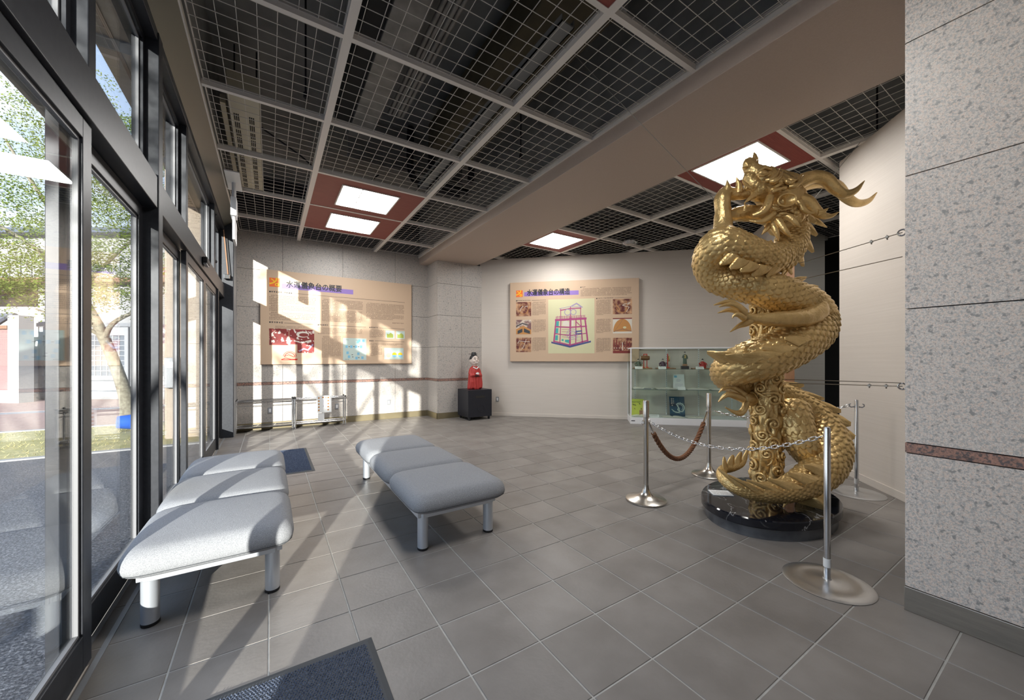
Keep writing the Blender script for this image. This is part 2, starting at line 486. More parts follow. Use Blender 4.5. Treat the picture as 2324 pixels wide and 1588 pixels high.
def remesh(mb, voxel, smooth_iter=2, disp=None):
    """one continuous skin over everything in mb"""
    me = mb.mesh('tmp')
    o = bpy.data.objects.new('tmp', me); COL.objects.link(o)
    r = o.modifiers.new('r', 'REMESH'); r.mode = 'VOXEL'; r.voxel_size = voxel
    s = o.modifiers.new('s', 'SMOOTH'); s.iterations = smooth_iter; s.factor = 0.5
    dg = bpy.context.evaluated_depsgraph_get(); dg.update()
    out = bpy.data.meshes.new_from_object(o.evaluated_get(dg))
    bpy.data.objects.remove(o); bpy.data.meshes.remove(me)
    if disp:
        n = len(out.vertices)
        co = np.empty(n * 3); out.vertices.foreach_get('co', co); co = co.reshape(-1, 3)
        no = np.empty(n * 3); out.vertices.foreach_get('normal', no); no = no.reshape(-1, 3)
        h = np.array([disp(Vector(p)) for p in co])
        co += no * h[:, None]
        out.vertices.foreach_set('co', co.ravel())
    out.polygons.foreach_set('use_smooth', [True] * len(out.polygons))
    out.update()
    return out

def text_into(mb, s, size, ox, oy, spacing=1.0, fat=0.0, mi=0, wx=1.0):
    """lettering as flat outlines in the local x-z plane (y = 0), appended to mb"""
    cu = bpy.data.curves.new('tmp_text', 'FONT'); cu.body = s; cu.size = size
    cu.space_character = spacing; cu.offset = fat; cu.fill_mode = 'FRONT'; cu.resolution_u = 3
    o = bpy.data.objects.new('tmp_text', cu); COL.objects.link(o)
    dg = bpy.context.evaluated_depsgraph_get(); dg.update()
    me = bpy.data.meshes.new_from_object(o.evaluated_get(dg))
    vs = [(ox + v.co.x * wx, 0.0, oy + v.co.y) for v in me.vertices]
    fs = [tuple(p.vertices) for p in me.polygons]
    w = max((v[0] for v in vs), default=ox) - ox
    bpy.data.objects.remove(o); bpy.data.curves.remove(cu); bpy.data.meshes.remove(me)
    mb.add(vs, fs, mi)
    return w

def spline(pts, n):
    """Catmull-Rom through rows of any width, n samples by arc length of the first three columns"""
    P = np.array(pts, float)
    Q = np.vstack([2 * P[0] - P[1], P, 2 * P[-1] - P[-2]])
    out = []
    for i in range(len(P) - 1):
        a, b, c, d = Q[i], Q[i + 1], Q[i + 2], Q[i + 3]
        for t in np.linspace(0, 1, 24, endpoint=False):
            out.append(0.5 * (2 * b + (c - a) * t + (2 * a - 5 * b + 4 * c - d) * t * t + (3 * b - a - 3 * c + d) * t ** 3))
    out.append(P[-1]); out = np.array(out)
    L = np.concatenate([[0], np.cumsum(np.linalg.norm(np.diff(out[:, :3], axis=0), axis=1))])
    s = np.linspace(0, L[-1], n)
    return np.stack([np.interp(s, L, out[:, k]) for k in range(out.shape[1])], 1), L[-1]

# ------------------------------------------------------------------ floor
TX, TY, OX, OY = 0.3919, 0.3837, 1.5612, 1.9513
floor = struct('floor', MB().box(-0.86, -4.0, -0.12, 12.0, 10.2, -0.0035), M['grout'])
g = 0.0035
def tile_mb(x, y):
    a, b, t, c = x + g, y + g, 0.0, 0.0022
    x1, y1 = x + TX - g, y + TY - g
    v = [(a, b, -0.004), (x1, b, -0.004), (x1, y1, -0.004), (a, y1, -0.004), (a + c, b + c, t), (x1 - c, b + c, t), (x1 - c, y1 - c, t), (a + c, y1 - c, t)]
    return v, [(4, 5, 6, 7), (0, 1, 5, 4), (1, 2, 6, 5), (2, 3, 7, 6), (3, 0, 4, 7)]
cells = []
sY, cY = math.sin(YAW), math.cos(YAW)
for i in range(-8, 22):
    for j in range(-14, 22):
        x, y = OX + i * TX, OY + j * TY
        if x > 9.6 or y > 9.4 or x + TX < -0.70: continue
        mx, my = x + TX / 2, y + TY / 2
        d = mx * sY + my * cY
        r = mx * cY - my * sY
        seen = d > 0.3 and abs(r / d) < 1.55
        if x > 3.1 and y + TY < 0.63: seen = False
        cells.append((not seen, math.hypot(mx, my), x, y))
cells.sort()
tile_me = MB().add(*tile_mb(0, 0)).mesh('tile', M['tile'])
for q, (hid, dist, x, y) in enumerate(cells[:300]):
    link('tile', tile_me, floor, (x, y, random.uniform(-0.0004, 0.0004)))
rest = MB()
for hid, dist, x, y in cells[300:]:
    rest.add(*tile_mb(x, y))
link('tile_field', rest.mesh('tile_field', M['tile']), floor, kind='stuff')
# trim along the glazing
struct('trim_1', MB().box(-0.715, -0.55, -0.01, -0.690, 8.66, 0.004).box(-0.86, -0.55, -0.02, -0.835, 8.66, 0.006).box(-0.78, -0.55, -0.02, -0.762, 8.66, 0.012), M['gasket'])

# ------------------------------------------------------------------ walls clad in granite slabs
ROWS = [(0.140, 0.905, 0), (0.911, 0.964, 1), (0.970, 1.734, 0), (1.740, 2.501, 0), (2.507, 3.268, 0), (3.274, 4.02, 0)]
_slab = {}
def slab_mesh(w, h, m):
    k = (round(w, 3), round(h, 3), m)
    if k not in _slab:
        _slab[k] = MB().box(0, -0.03, 0, w, 0, h).mesh('granite_slab', M[m])
    return _slab[k]
def clad(parent, ox, oy, rz, spans, near=False, top=4.02):
    """spans along local x from (ox, oy); local -y faces the room"""
    for a, b in spans:
        for z0, z1, red in ROWS:
            z1 = min(z1, top)
            if z1 - z0 < 0.02: continue
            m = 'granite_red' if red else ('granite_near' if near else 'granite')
            x = a + 0.003; w = b - a - 0.006
            link('stone_band' if red else 'granite_slab', slab_mesh(w, z1 - z0, m), parent,
                 (ox + x * math.cos(rz), oy + x * math.sin(rz), z0), rz)
wall_back = struct('wall_back', MB().box(-0.86, 9.36, 0, 4.7, 9.56, 5.2), M['joint'])
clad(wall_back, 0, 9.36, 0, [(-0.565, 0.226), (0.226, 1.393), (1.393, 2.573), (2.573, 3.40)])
pillar = struct('pillar', MB().box(3.42, 8.68, 0, 4.75, 9.40, 5.2), M['joint'])
clad(pillar, 3.42, 9.36, -PI / 2, [(0.0, 0.68)])
clad(pillar, 0, 8.68, 0, [(3.39, 4.03), (4.03, 4.70)], top=3.82)
struct('baseboard_back', MB().box(-0.56, 9.322, 0, 3.40, 9.36, 0.137).box(3.382, 8.64, 0, 3.42, 9.33, 0.137).box(3.382, 8.642, 0, 4.6, 8.68, 0.137), M['bronze_base'], bevel=0.003)
wall_right = struct('wall_right', MB().box(3.13, -4.0, 0, 4.4, 0.60, 5.2), M['joint'])
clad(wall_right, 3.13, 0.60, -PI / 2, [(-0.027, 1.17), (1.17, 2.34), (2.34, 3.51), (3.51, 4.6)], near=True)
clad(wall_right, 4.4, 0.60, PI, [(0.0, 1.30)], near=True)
struct('baseboard_right', MB().box(3.092, -4, 0, 3.13, 0.632, 0.137).box(3.131, 0.60, 0, 4.4, 0.632, 0.137), M['steel_sill'], bevel=0.003)
wall_left = struct('wall_left', MB().box(-1.05, -4.0, 0, -0.70, -0.55, 5.2), M['joint'])
clad(wall_left, -0.70, -4.0, PI / 2, [(0.0, 1.15), (1.15, 2.3), (2.3, 3.45)])
struct('wall_front', MB().box(-1.05, -4.2, 0, 4.4, -4.0, 5.2), M['beige'])
struct('wall_blackout', MB().box(11.8, -1, 0, 12.0, 10.2, 5.2).box(4.6, 10.0, 0, 12.0, 10.2, 5.2).box(4.4, 0.3, 0, 12.0, 0.5, 5.2), M['plenum_dark'])  # near-black shell added to stop light leaks and keep the passage gap dark

# partition with the second board: local x along it, local -y towards the room
A_LOC, A_ROT = (4.588, 8.65, 0), math.atan2(-0.688, 0.7255)
struct('wall_centre', MB().box(-0.25, 0, 0, 6.0, 0.12, 3.985), M['beige'], loc=A_LOC, rotz=A_ROT)
struct('baseboard_centre', MB().box(0.02, -0.012, 0, 5.99, 0, 0.075), M['beige'], loc=A_LOC, rotz=A_ROT, bevel=0.003)
# partition on the right: local +y towards the room
B_LOC, B_ROT = (6.20, 1.86, 0), math.atan2(0.6975, 0.7166)
struct('wall_side', MB().box(-1.85, -0.10, 0, 0.0, 0, 3.985).box(1.50, -0.10, 0, 3.84, 0, 3.985), M['beige'], loc=B_LOC, rotz=B_ROT)
struct('baseboard_side', MB().box(-1.80, 0, 0, -0.002, 0.012, 0.085).box(1.51, 0, 0, 3.82, 0.012, 0.085), M['beige'], loc=B_LOC, rotz=B_ROT, bevel=0.003)
struct('trim_2', MB().box(1.42, -0.11, 0, 1.50, 0.012, 3.985), M['wood'], loc=B_LOC, rotz=B_ROT, bevel=0.004)
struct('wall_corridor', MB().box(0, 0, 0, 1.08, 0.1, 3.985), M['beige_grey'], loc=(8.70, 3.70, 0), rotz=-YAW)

# beam boxed in along the room
struct('beam', MB().box(3.17, -4.0, 3.82, 4.45, 9.36, 4.02), M['beam'], bevel=0.006)
struct('trim_2b', MB().box(3.19, -4.0, 4.0, 4.43, 9.36, 5.2), M['slab']).name = 'trim_40'

# ------------------------------------------------------------------ ceiling: slab, white grid, wire mesh panels
ceiling = struct('ceiling', MB().box(-0.86, -4.2, 5.2, 12.0, 10.2, 5.35), M['slab'])
struct('trim_3', MB().box(-0.86, -0.55, 4.02, -0.575, 9.36, 5.2), M['slab'])
ZC = 3.982
XL = [-0.553, 0.518, 2.098, 3.17]
XR = [4.45, 5.87, 7.27, 8.67, 10.07]
YR = [3.23 + 1.267 * k for k in range(-5, 5)] + [9.33]
YR[0] = -3.1
def inroom(x, y):
    # beyond the partitions nothing is seen
    ax, ay = x - A_LOC[0], y - A_LOC[1]
    return ax * 0.688 + ay * 0.7255 < 1.0
bars = []
for x in XL[1:3]:
    bars.append((x - 0.033, -4, x + 0.033, 9.33))
for x in XR[1:4]:
    bars.append((x - 0.033, 0.6, x + 0.033, 8.6 if x < 6 else 7.6))
bars.append((-0.575, -4, -0.54, 9.33)); bars.append((3.15, -4, 3.17, 9.33)); bars.append((4.45, 0.6, 4.475, 8.65))
for xs in (XL, XR):
    for i in range(len(xs) - 1):
        for y in YR[:-1]:
            a = xs[i] + (0.033 if 0 < i else 0.02); b = xs[i + 1] - (0.033 if i < len(xs) - 2 else 0.02)
            if xs is XR and (y < 0.6 or not inroom(xs[i] + 0.3, y)): continue
            bars.append((a, y - 0.021, b, y + 0.021))
for x0, y0, x1, y1 in bars:
    o = link('grid_bar', MB().box(x0, y0, ZC, x1, y1, ZC + 0.05).mesh('grid_bar', M['ceil_bar']), ceiling)
RED = {(1, 6), (1, 7), (1, 3)}
REDR = {(0, 6), (0, 4 - 1 + 1)}
_mesh = {}
def mesh_panel(w, h):
    k = (round(w, 2), round(h, 2))
    if k not in _mesh:
        mb = MB(); t = 0.0022
        n = max(2, round(w / 0.13)); off = (w - (n - 1) * 0.13) / 2
        for q in range(n):
            x = off + q * 0.13
            mb.box(x - t, 0, 0.004, x + t, h, 0.0085)
        n = max(2, round(h / 0.1267)); off = (h - (n - 1) * 0.1267) / 2
        for q in range(n):
            y = off + q * 0.1267
            mb.box(0, y - t, 0, w, y + t, 0.0042)
        f = 0.008
        mb.box(0, 0, 0.008, w, f, 0.03).box(0, h - f, 0.008, w, h, 0.03).box(0, f, 0.008, f, h - f, 0.03).box(w - f, f, 0.008, w, h - f, 0.03)
        _mesh[k] = mb.mesh('mesh_panel', M['wire'])
    return _mesh[k]
lamp_spots = []
for zone, xs in (('l', XL), ('r', XR)):
    for i in range(len(xs) - 1):
        for j in range(len(YR) - 1):
            x0, x1, y0, y1 = xs[i] + 0.033, xs[i + 1] - 0.033, YR[j] + 0.021, YR[j + 1] - 0.021
            if zone == 'r' and (y0 < 0.6 or not inroom((x0 + x1) / 2, (y0 + y1) / 2)): continue
            red = (zone == 'l' and (i, j) in {(1, 3), (1, 7), (1, 8)}) or (zone == 'r' and (i, j) in {(0, 4), (0, 7)})
            if red:
                link('red_panel', MB().box(x0, y0, ZC + 0.006, x1, y1, ZC + 0.02).mesh('red_panel', M['red']), ceiling)
                lamp_spots.append((zone, (x0 + x1) / 2 if zone == 'l' else 5.20, (y0 + y1) / 2))
            else:
                link('mesh_panel', mesh_panel(x1 - x0, y1 - y0), ceiling, (x0, y0, ZC + 0.03))
lamp_spots.append(('c', 7.3, 1.15))  # unseen lamp added to brighten the corridor wall
LAB = {('l', 7): 'square fluorescent ceiling light in the red panel nearer the benches, left of the beam',
       ('l', 8): 'square fluorescent ceiling light in the red panel nearest the granite wall with the board',
       ('l', 3): 'square fluorescent ceiling light overhead between the entrance and the beam',
       ('c', 3): 'square ceiling light added out of sight to brighten the passage behind the beige side wall',
       ('r', 4): 'big bright square ceiling light in the red panel above the dragon head',
       ('r', 7): 'square ceiling light in the red panel above the board with the tower drawing'}
for zone, cx, cyy in lamp_spots:
    j = [k for k in range(len(YR) - 1) if YR[k] < cyy < YR[k + 1]][0]
    t = thing('ceiling_light', LAB[(zone, j)], 'ceiling light', (cx, cyy, ZC + 0.006), 0, 'square lights set in red ceiling panels')
    s = 0.40
    part('frame', MB().box(-s - .02, -s - .02, -0.012, s + .02, -s, 0).box(-s - .02, s, -0.012, s + .02, s + .02, 0).box(-s - .02, -s, -0.012, -s, s, 0).box(s, -s, -0.012, s + .02, s, 0), M['lamp_frame'], t)
    part('housing', MB().box(-s - .02, -s - .02, 0.03, s + .02, s + .02, 0.11), M['lamp_frame'], t)  # backing box added so the diffusers do not light the plenum above
    for k in range(3):
        a = -s + k * 2 * s / 3
        mb = MB()
        n = 6; w = 2 * s / 3 - 0.008
        vs = []
        for q in range(n + 1):
            u = q / n; vs += [(a + 0.004 + u * w, -s, -0.002 - 0.010 * math.sin(PI * u)), (a + 0.004 + u * w, s, -0.002 - 0.010 * math.sin(PI * u))]
        mb.add(vs, [(2 * q, 2 * q + 1, 2 * q + 3, 2 * q + 2) for q in range(n)])
        part('diffuser', mb, M['lamp'], t)
        if k: part('divider', MB().box(a - .006, -s, -0.016, a + .006, s, 0.0), M['lamp_frame'], t)

# ------------------------------------------------------------------ things above the mesh
t = thing('air_curtain', 'cream slotted air heater unit above the ceiling mesh by the glass front', 'air heater', (-0.26, 6.5, 4.33))
part('casing', MB().box(-0.14, -1.45, 0, 0.16, 1.4, 0.22), M['cream'], t, bevel=0.01)
part('side_rail', MB().box(-0.22, -1.1, 0.03, -0.17, 1.4, 0.12), M['cream'], t)
slot_me = None
for y in np.arange(-1.0, 1.35, 0.19):
    for x in (-0.085, 0.065):
        if slot_me is None:
            mb = MB()
            for q in range(3):
                mb.box(x + 0.004 - 0.0 + q * 0.019 - x, 0, -0.004, x + 0.016 + q * 0.019 - x, 0.15, 0.002)
            slot_me = mb.mesh('vent_slot', M['slot'])
        link('vent_slot', slot_me, t, (x - 0.02, y, 0))
part('hanger_rod', MB().cyl((-0.10, -0.9, .2), (-0.10, -0.9, .87), 0.008, 8).cyl((0.12, -0.9, .2), (0.12, -0.9, .87), 0.008, 8), M['black_foam'], t)
t = thing('duct', 'long grey steel duct above the ceiling mesh over the benches', 'duct', (0.93, 3.3, 4.50))
part('duct_body', MB().box(-0.03, -3.6, 0.02, 0.26, 2.3, 0.42), M['duct'], t, bevel=0.01)
part('duct_side', MB().box(-0.20, -3.6, 0.06, -0.035, 2.25, 0.40), M['plenum_dark'], t)
t = thing('pipe_run', 'bundle of thin dark pipes running along the grey duct above the mesh', 'pipes', (1.30, 2.4, 4.62))
for k in range(4):
    part('pipe', MB().cyl((k * 0.055, -2.6, 0.02 * (k % 2)), (k * 0.055, 2.6, 0.02 * (k % 2)), 0.024, 10), M['duct'], t, smooth=40)
t = thing('brown_duct', 'brown insulated duct above the ceiling mesh beside the white channel', 'duct', (2.33, 3.9, 4.55))
part('duct_body', MB().box(-0.34, -1.5, 0, 0.34, 1.55, 0.40), M['duct_brown'], t, bevel=0.02)
part('bracket', MB().box(0.05, -1.62, -0.02, 0.34, -1.50, 0.10), M['gasket'], t)
t = thing('cable_channel', 'white metal cable channel lying along the ceiling bar', 'channel', (1.93, 4.2, 4.10))
part('channel', MB().box(0, -1.9, 0, 0.13, 1.55, 0.012).box(0, -1.9, 0, 0.008, 1.55, 0.06).box(0.122, -1.9, 0, 0.13, 1.55, 0.06), M['channel'], t)
t = thing('junction_box', 'grey junction box with loose wires above the mesh near the beam', 'junction box', (2.05, 2.05, 4.35))
part('box', MB().box(-0.09, -0.06, 0, 0.03, 0.06, 0.22), M['gasket'], t, bevel=0.006)
part('black_box', MB().box(0.07, -0.05, -0.02, 0.24, 0.08, 0.18), M['black_foam'], t, bevel=0.006)
for k in range(7):
    a = random.uniform(0, 6.28)
    pts = [(-0.02 + 0.2 * (k % 2), 0.05, 0.1)] + [(0.12 + 0.16 * math.cos(a + q), 0.05 + 0.14 * math.sin(a + q * 1.3), -0.05 + 0.11 * q) for q in range(4)] + [(0.1, 0.1, 0.8)]
    pp, _ = spline([(*p, 0) for p in pts], 20)
    part('loose_wire', MB().tube(pp[:, :3], 0.004, 6), [M['white'], M['black_foam'], M['yellow']][k % 3], t)
t = thing('coolant_pipes', 'black foam-wrapped pipes bent in loops above the mesh beside the beam', 'pipes', (2.2, 6.6, 4.3))
for pts in ([(-0.3, -0.6, .85), (-0.3, -0.6, .20), (-0.1, -0.45, .08), (0.65, -0.35, .08)], [(0.02, -0.7, .8), (0.02, -0.7, .2), (0.15, -0.6, .10), (0.75, -0.5, .10)], [(0.0, -1.0, .5), (0.45, -0.95, .5), (0.62, -0.9, .4), (0.64, -0.85, .12)]):
    pp, _ = spline([(*p, 0) for p in pts], 24)
    part('pipe', MB().tube(pp[:, :3], 0.055, 12), M['black_foam'], t, smooth=40)
t = thing('hanging_cable', 'slack black cable looping across above the ceiling mesh', 'cable', (0.1, 5.9, 4.55))
pp, _ = spline([(-0.2, 0.2, 0.0, 0), (0.3, 0.5, -0.12, 0), (0.7, 0.9, -0.2, 0), (1.2, 1.1, -0.12, 0), (1.5, 0.9, 0.1, 0)], 30)
part('cable_run', MB().tube(pp[:, :3], 0.011, 8), M['black_foam'], t)
struct('trim_4', MB().box(1.0, 6.2, 4.55, 2.9, 6.28, 5.2).box(4.6, 3.4, 4.5, 8.6, 3.5, 5.2), M['slab'])
for lab, x, y, z, ln in (('slim grey hanger rod above the mesh over the bench by the glass', 0.30, 4.3, 4.05, 1.15), ('slim grey hanger rod above the mesh beside the beam', 2.75, 4.1, 4.05, 1.15),
                         ('slim grey hanger rod above the mesh right of the beam', 6.0, 1.45, 4.05, 1.15)):
    o = link('hanger_rod', MB().cyl((0, 0, 0), (0, 0, ln), 0.009, 8).cyl((0, 0, 0), (0, 0, .05), 0.022, 8).mesh('hanger_rod', M['black_foam']), None, (x, y, z))
    tag(o, lab, 'hanger', 'hanger rods above the mesh')
# crystal fitting in the ceiling beyond the beam
t = thing('crystal_lamp', 'small round crystal ceiling lamp hanging under the mesh above the board', 'ceiling lamp', (6.49, 5.50, 3.985))
part('collar', MB().lathe([(0.06, 0.0), (0.13, -0.012), (0.13, -0.03), (0.05, -0.035)], 24), M['chrome'], t, smooth=40)
for k in range(14):
    a = 2 * PI * k / 14
    part('prism', MB().add([(0, 0, 0), (0.02, 0.012, -0.02), (0.02, -0.012, -0.02), (0, 0, -0.09)], [(0, 1, 2), (1, 3, 2), (0, 3, 1), (0, 2, 3)]), M['crystal'], t, (0.15 * math.cos(a), 0.15 * math.sin(a), -0.03), a)
part('glass_bowl', MB().lathe([(0.13, -0.03), (0.15, -0.06), (0.10, -0.10), (0.02, -0.115)], 20), M['crystal'], t)

# white sign hung from the ceiling by the glass
t = thing('hanging_sign', 'white metal sign hung edge-on from a square ceiling plate by the glass', 'sign', (-0.435, 6.72, 3.975))
part('ceiling_plate', MB().box(-0.085, -0.40, -0.012, 0.085, 0.30, 0.004), M['white'], t, bevel=0.003)
part('drop_pole', MB().cyl((0, 0, 0), (0, 0, -0.26), 0.026, 16), M['white'], t, smooth=40)
part('sign_box', MB().box(-0.034, -0.10, -0.50, 0.034, 0.14, -0.24), M['white'], t, bevel=0.006)
part('sign_panel', MB().box(-0.014, -0.06, -0.83, 0.014, 0.34, -0.50), M['white'], t, bevel=0.003)

# ------------------------------------------------------------------ glass front
K, G = M['alu_black'], M['gasket']
struct('trim_5', MB().box(-0.88, -0.55, 2.56, -0.70, 8.665, 2.79), K, bevel=0.004)          # transom
struct('trim_6', MB().box(-0.88, -0.55, 3.80, -0.70, 8.665, 4.04), K, bevel=0.003)          # head
struct('trim_7', MB().add([(-0.705, -0.55, 3.865), (-0.552, -0.55, 3.978), (-0.552, 9.33, 3.978), (-0.705, 9.33, 3.865), (-0.705, -0.55, 4.02), (-0.552, -0.55, 4.02), (-0.552, 9.33, 4.02), (-0.705, 9.33, 4.02)],
       [(0, 1, 2, 3), (4, 7, 6, 5), (0, 4, 5, 1), (1, 5, 6, 2), (2, 6, 7, 3), (3, 7, 4, 0)]), M['alu_bronze'])
n = 8
for a, b in ((3.77, 3.89), (-0.55, -0.47), (7.60, 7.66)):
    z1 = 2.56 if a > 7 else 3.86
    struct('trim_%d' % n, MB().box(-0.832, a, 0, -0.692, b, z1), K, bevel=0.004); n += 1
for a, b in ((0.90, 0.98), (2.55, 2.64), (5.0, 5.09), (7.28, 7.40)):
    struct('trim_%d' % n, MB().box(-0.87, a, 2.79, -0.712, b, 3.80), K, bevel=0.004); n += 1
struct('trim_%d' % n, MB().box(-0.88, 8.665, 0, -0.572, 9.40, 3.98), K, bevel=0.004); n += 1   # metal pier at the end
struct('trim_%d' % n, MB().box(-0.572, 8.70, 0, -0.560, 9.33, 3.98), M['gasket']); n += 1
wi = 1
for a, b in ((-0.47, 0.90), (0.98, 2.55), (2.64, 3.77), (3.89, 5.0), (5.09, 7.28)):
    w = bpy.data.objects.new('window_%d' % wi, None); COL.objects.link(w); w['kind'] = 'structure'; w.location = (-0.80, a, 2.79); wi += 1
    L, Hh, e = b - a, 1.01, 0.045
    part('frame', MB().box(-.03, 0, 0, .03, L, e).box(-.03, 0, Hh - e, .03, L, Hh).box(-.03, 0, e, .03, e, Hh - e).box(-.03, L - e, e, .03, L, Hh - e), K, w)
    part('glazing_bead', MB().box(-.008, e, e, .010, L - e, e + .014).box(-.008, e, Hh - e - .014, .010, L - e, Hh - e).box(-.008, e, e, .010, e + .014, Hh - e).box(-.008, L - e - .014, e, .010, L - e, Hh - e), M['bead'], w)
    part('pane', MB().box(-.003, e, e, .003, L - e, Hh - e), M['glass'], w)
# tilted vent sash at the far end
w = bpy.data.objects.new('window_%d' % wi, None); COL.objects.link(w); w['kind'] = 'structure'; w.location = (-0.80, 7.40, 2.79)
L, Hh, e = 1.26, 1.01, 0.055
part('frame', MB().box(-.03, 0, 0, .03, L, .03).box(-.03, 0, Hh - .03, .03, L, Hh).box(-.03, 0, .03, .03, .03, Hh - .03).box(-.03, L - .03, .03, .03, L, Hh - .03), K, w)
sash = part('sash', MB().box(-.02, .03, .03, .02, L - .03, .03 + e).box(-.02, .03, Hh - .03 - e, .02, L - .03, Hh - .03).box(-.02, .03, .03, .02, .03 + e, Hh - .03).box(-.02, L - .03 - e, .03, .02, L - .03, Hh - .03), K, w)
part('pane', MB().box(-.003, .03 + e, .03 + e, .003, L - .03 - e, Hh - .03 - e), M['glass'], sash)
for z in (0.18, 0.90):
    part('latch_knob', MB().cyl((0.02, 0.10, z), (0.075, 0.10, z), 0.018, 12).ball((0.08, 0.10, z), 0.026, 12, 8), M['black_rubber'], sash, smooth=40)

def leaf(k, x, a, b, label=None, wl=0.10, wr=0.10):
    d = bpy.data.objects.new('door_%d' % k, None); COL.objects.link(d); d['kind'] = 'structure'
    d.location = (x, a, 0.018)
    L, Hh, h = b - a, 2.535, 0.022
    part('stile', MB().box(-h, 0, 0, h, wl, Hh), K, d, bevel=0.003)
    part('stile', MB().box(-h, L - wr, 0, h, L, Hh), K, d, bevel=0.003)
    part('bottom_rail', MB().box(-h, wl, 0, h, L - wr, 0.165), K, d, bevel=0.003)
    part('top_rail', MB().box(-h, wl, Hh - 0.095, h, L - wr, Hh), K, d, bevel=0.003)
    q = 0.014
    part('glazing_bead', MB().box(-.008, wl, .165, .010, L - wr, .165 + q).box(-.008, wl, Hh - .095 - q, .010, L - wr, Hh - .095).box(-.008, wl, .165 + q, .010, wl + q, Hh - .095 - q).box(-.008, L - wr - q, .165 + q, .010, L - wr, Hh - .095 - q), M['bead'], d)
    part('pane', MB().box(-.004, wl, .165, .004, L - wr, Hh - .095), M['glass'], d)
    return d
leaf(1, -0.80, -0.47, 1.00)
leaf(2, -0.742, 0.90, 2.615)
leaf(3, -0.80, 2.47, 3.77, wl=0.13)
leaf(4, -0.80, 3.89, 5.14)
leaf(5, -0.742, 5.05, 6.35)
leaf(6, -0.742, 6.352, 7.62)
leaf(7, -0.80, 7.66, 8.665)
# sensor on the transom, stay on the pier
t = thing('door_sensor', 'small black door sensor mounted on the dark transom', 'sensor', (-0.70, 6.05, 2.66))
part('housing', MB().box(0, -0.12, -0.03, 0.055, 0.12, 0.04), M['black_rubber'], t, bevel=0.012)
part('lens', MB().box(0.01, -0.10, -0.05, 0.045, 0.10, -0.03), M['gasket'], t, bevel=0.004)
t = thing('window_stay', 'thin tan stay rod slanting down the dark metal pier', 'window stay', (-0.675, 8.62, 2.95))
part('rod', MB().bar((0.03, 0.0, 0.0), (-0.035, -0.02, 0.83), 0.022, 0.012), M['wood'], t)
part('clamp', MB().box(-0.03, -0.05, -0.05, 0.06, 0.045, 0.03), M['chrome'], t, bevel=0.006)
part('dark_rail', MB().bar((0.055, 0.03, -0.02), (0.0, 0.03, 0.75), 0.03, 0.03), M['black_rubber'], t)

# ------------------------------------------------------------------ outside
struct('ground', MB().box(-40, -30, -0.30, -0.86, 8.5, -0.03), M['asphalt'])
struct('kerb', MB().box(-40, 8.5, -0.30, -0.86, 8.62, -0.01).box(-40, 11.75, -0.3, -0.86, 11.87, 0.0), M['pave_grey'])
o = link('grass', MB().box(-40, 8.62, -0.30, -0.86, 11.75, -0.02).mesh('grass', M['grass']), None, kind='stuff')
o['label'] = 'strip of dry yellow grass and fallen leaves outside the glass'; o['category'] = 'grass'
mb = MB()
for k in range(2600):
    x = random.uniform(-7, -1.2); y = random.uniform(8.66, 11.7); a = random.uniform(0, 6.28); h = random.uniform(.02, .05); w = .005
    dx, dy = math.cos(a) * w, math.sin(a) * w
    mb.add([(x - dx, y - dy, -.02), (x + dx, y + dy, -.02), (x + random.uniform(-.05, .05), y + random.uniform(-.05, .05), -.02 + h)], [(0, 1, 2)])
link('blades', mb.mesh('blades', M['grass']), o, kind='stuff')
struct('pavement', MB().box(-40, 11.87, -0.30, 6, 15.6, -0.015).box(-40, 16.2, -0.30, 6, 40, -0.015), M['pave_pink'])
struct('gutter', MB().box(-40, 15.6, -0.30, 6, 16.2, -0.02), M['pave_grey'])
# wing wall and eave of this building
struct('wall_wing', MB().box(-1.62, 9.25, -0.018, -0.88, 9.75, 5.0), M['stone_beige'])
eave = struct('eave', MB().box(-1.33, -5.0, 4.30, -0.86, 9.75, 4.75), M['stone_beige'])
for y in (4.75, 7.2, 2.3):
    part('batten', MB().box(-1.31, y, 4.285, -0.88, y + 0.16, 4.30), M['plaster'], eave)
for x in (-1.2, -1.0):
    part('groove_strip', MB().box(x, -5, 4.292, x + 0.03, 9.25, 4.30), M['board_edge'], eave)
t = thing('mail_box', 'dark metal mail box fixed to the beige stone wall outside', 'mail box', (-1.50, 9.25, 0.92))
part('box_body', MB().box(-0.11, -0.12, 0, 0.11, 0, 0.55), M['gasket'], t, bevel=0.008)
part('flap', MB().box(-0.09, -0.13, 0.36, 0.09, -0.12, 0.48), M['alu'], t, bevel=0.003)
# white building, pink wall: local x to the right as seen from here, local y away
def far(name, label, cat, d, r):
    return thing(name, label, cat, (d * sY + r * d * cY, d * cY - r * d * sY, -0.015), -YAW)
b = far('white_building', 'two-storey white building with lattice doors across the street', 'building', 13.7, -1.0)
part('wall', MB().box(-3.4, 0.0, 0, 7.5, 4, 4.15).box(-9.5, 2.2, 0, 7.5, 6, 6.6), M['plaster'], b)
part('eave_board', MB().box(-9.6, -0.45, 4.15, 7.6, 2.3, 4.30), M['brown_eave'], b)
part('roof', MB().add([(-9.8, 1.7, 6.6), (7.7, 1.7, 6.6), (7.7, 4, 7.6), (-9.8, 4, 7.6), (-9.8, 6.4, 6.6), (7.7, 6.4, 6.6)], [(0, 1, 2, 3), (3, 2, 5, 4), (0, 3, 4), (1, 5, 2), (0, 4, 5, 1)]), M['roof_tile'], b)
part('railing', MB().box(-9.4, 0.0, 5.1, 7.4, 0.05, 5.16), M['door_white'], b)
for k in range(40):
    part('baluster', MB().box(-9.3 + k * .4, 0.0, 4.3, -9.26 + k * .4, 0.04, 5.1), M['door_white'], b)
part('upper_window', MB().box(-6, 2.15, 4.7, -4.4, 2.2, 5.9), M['pane_grey'], b)
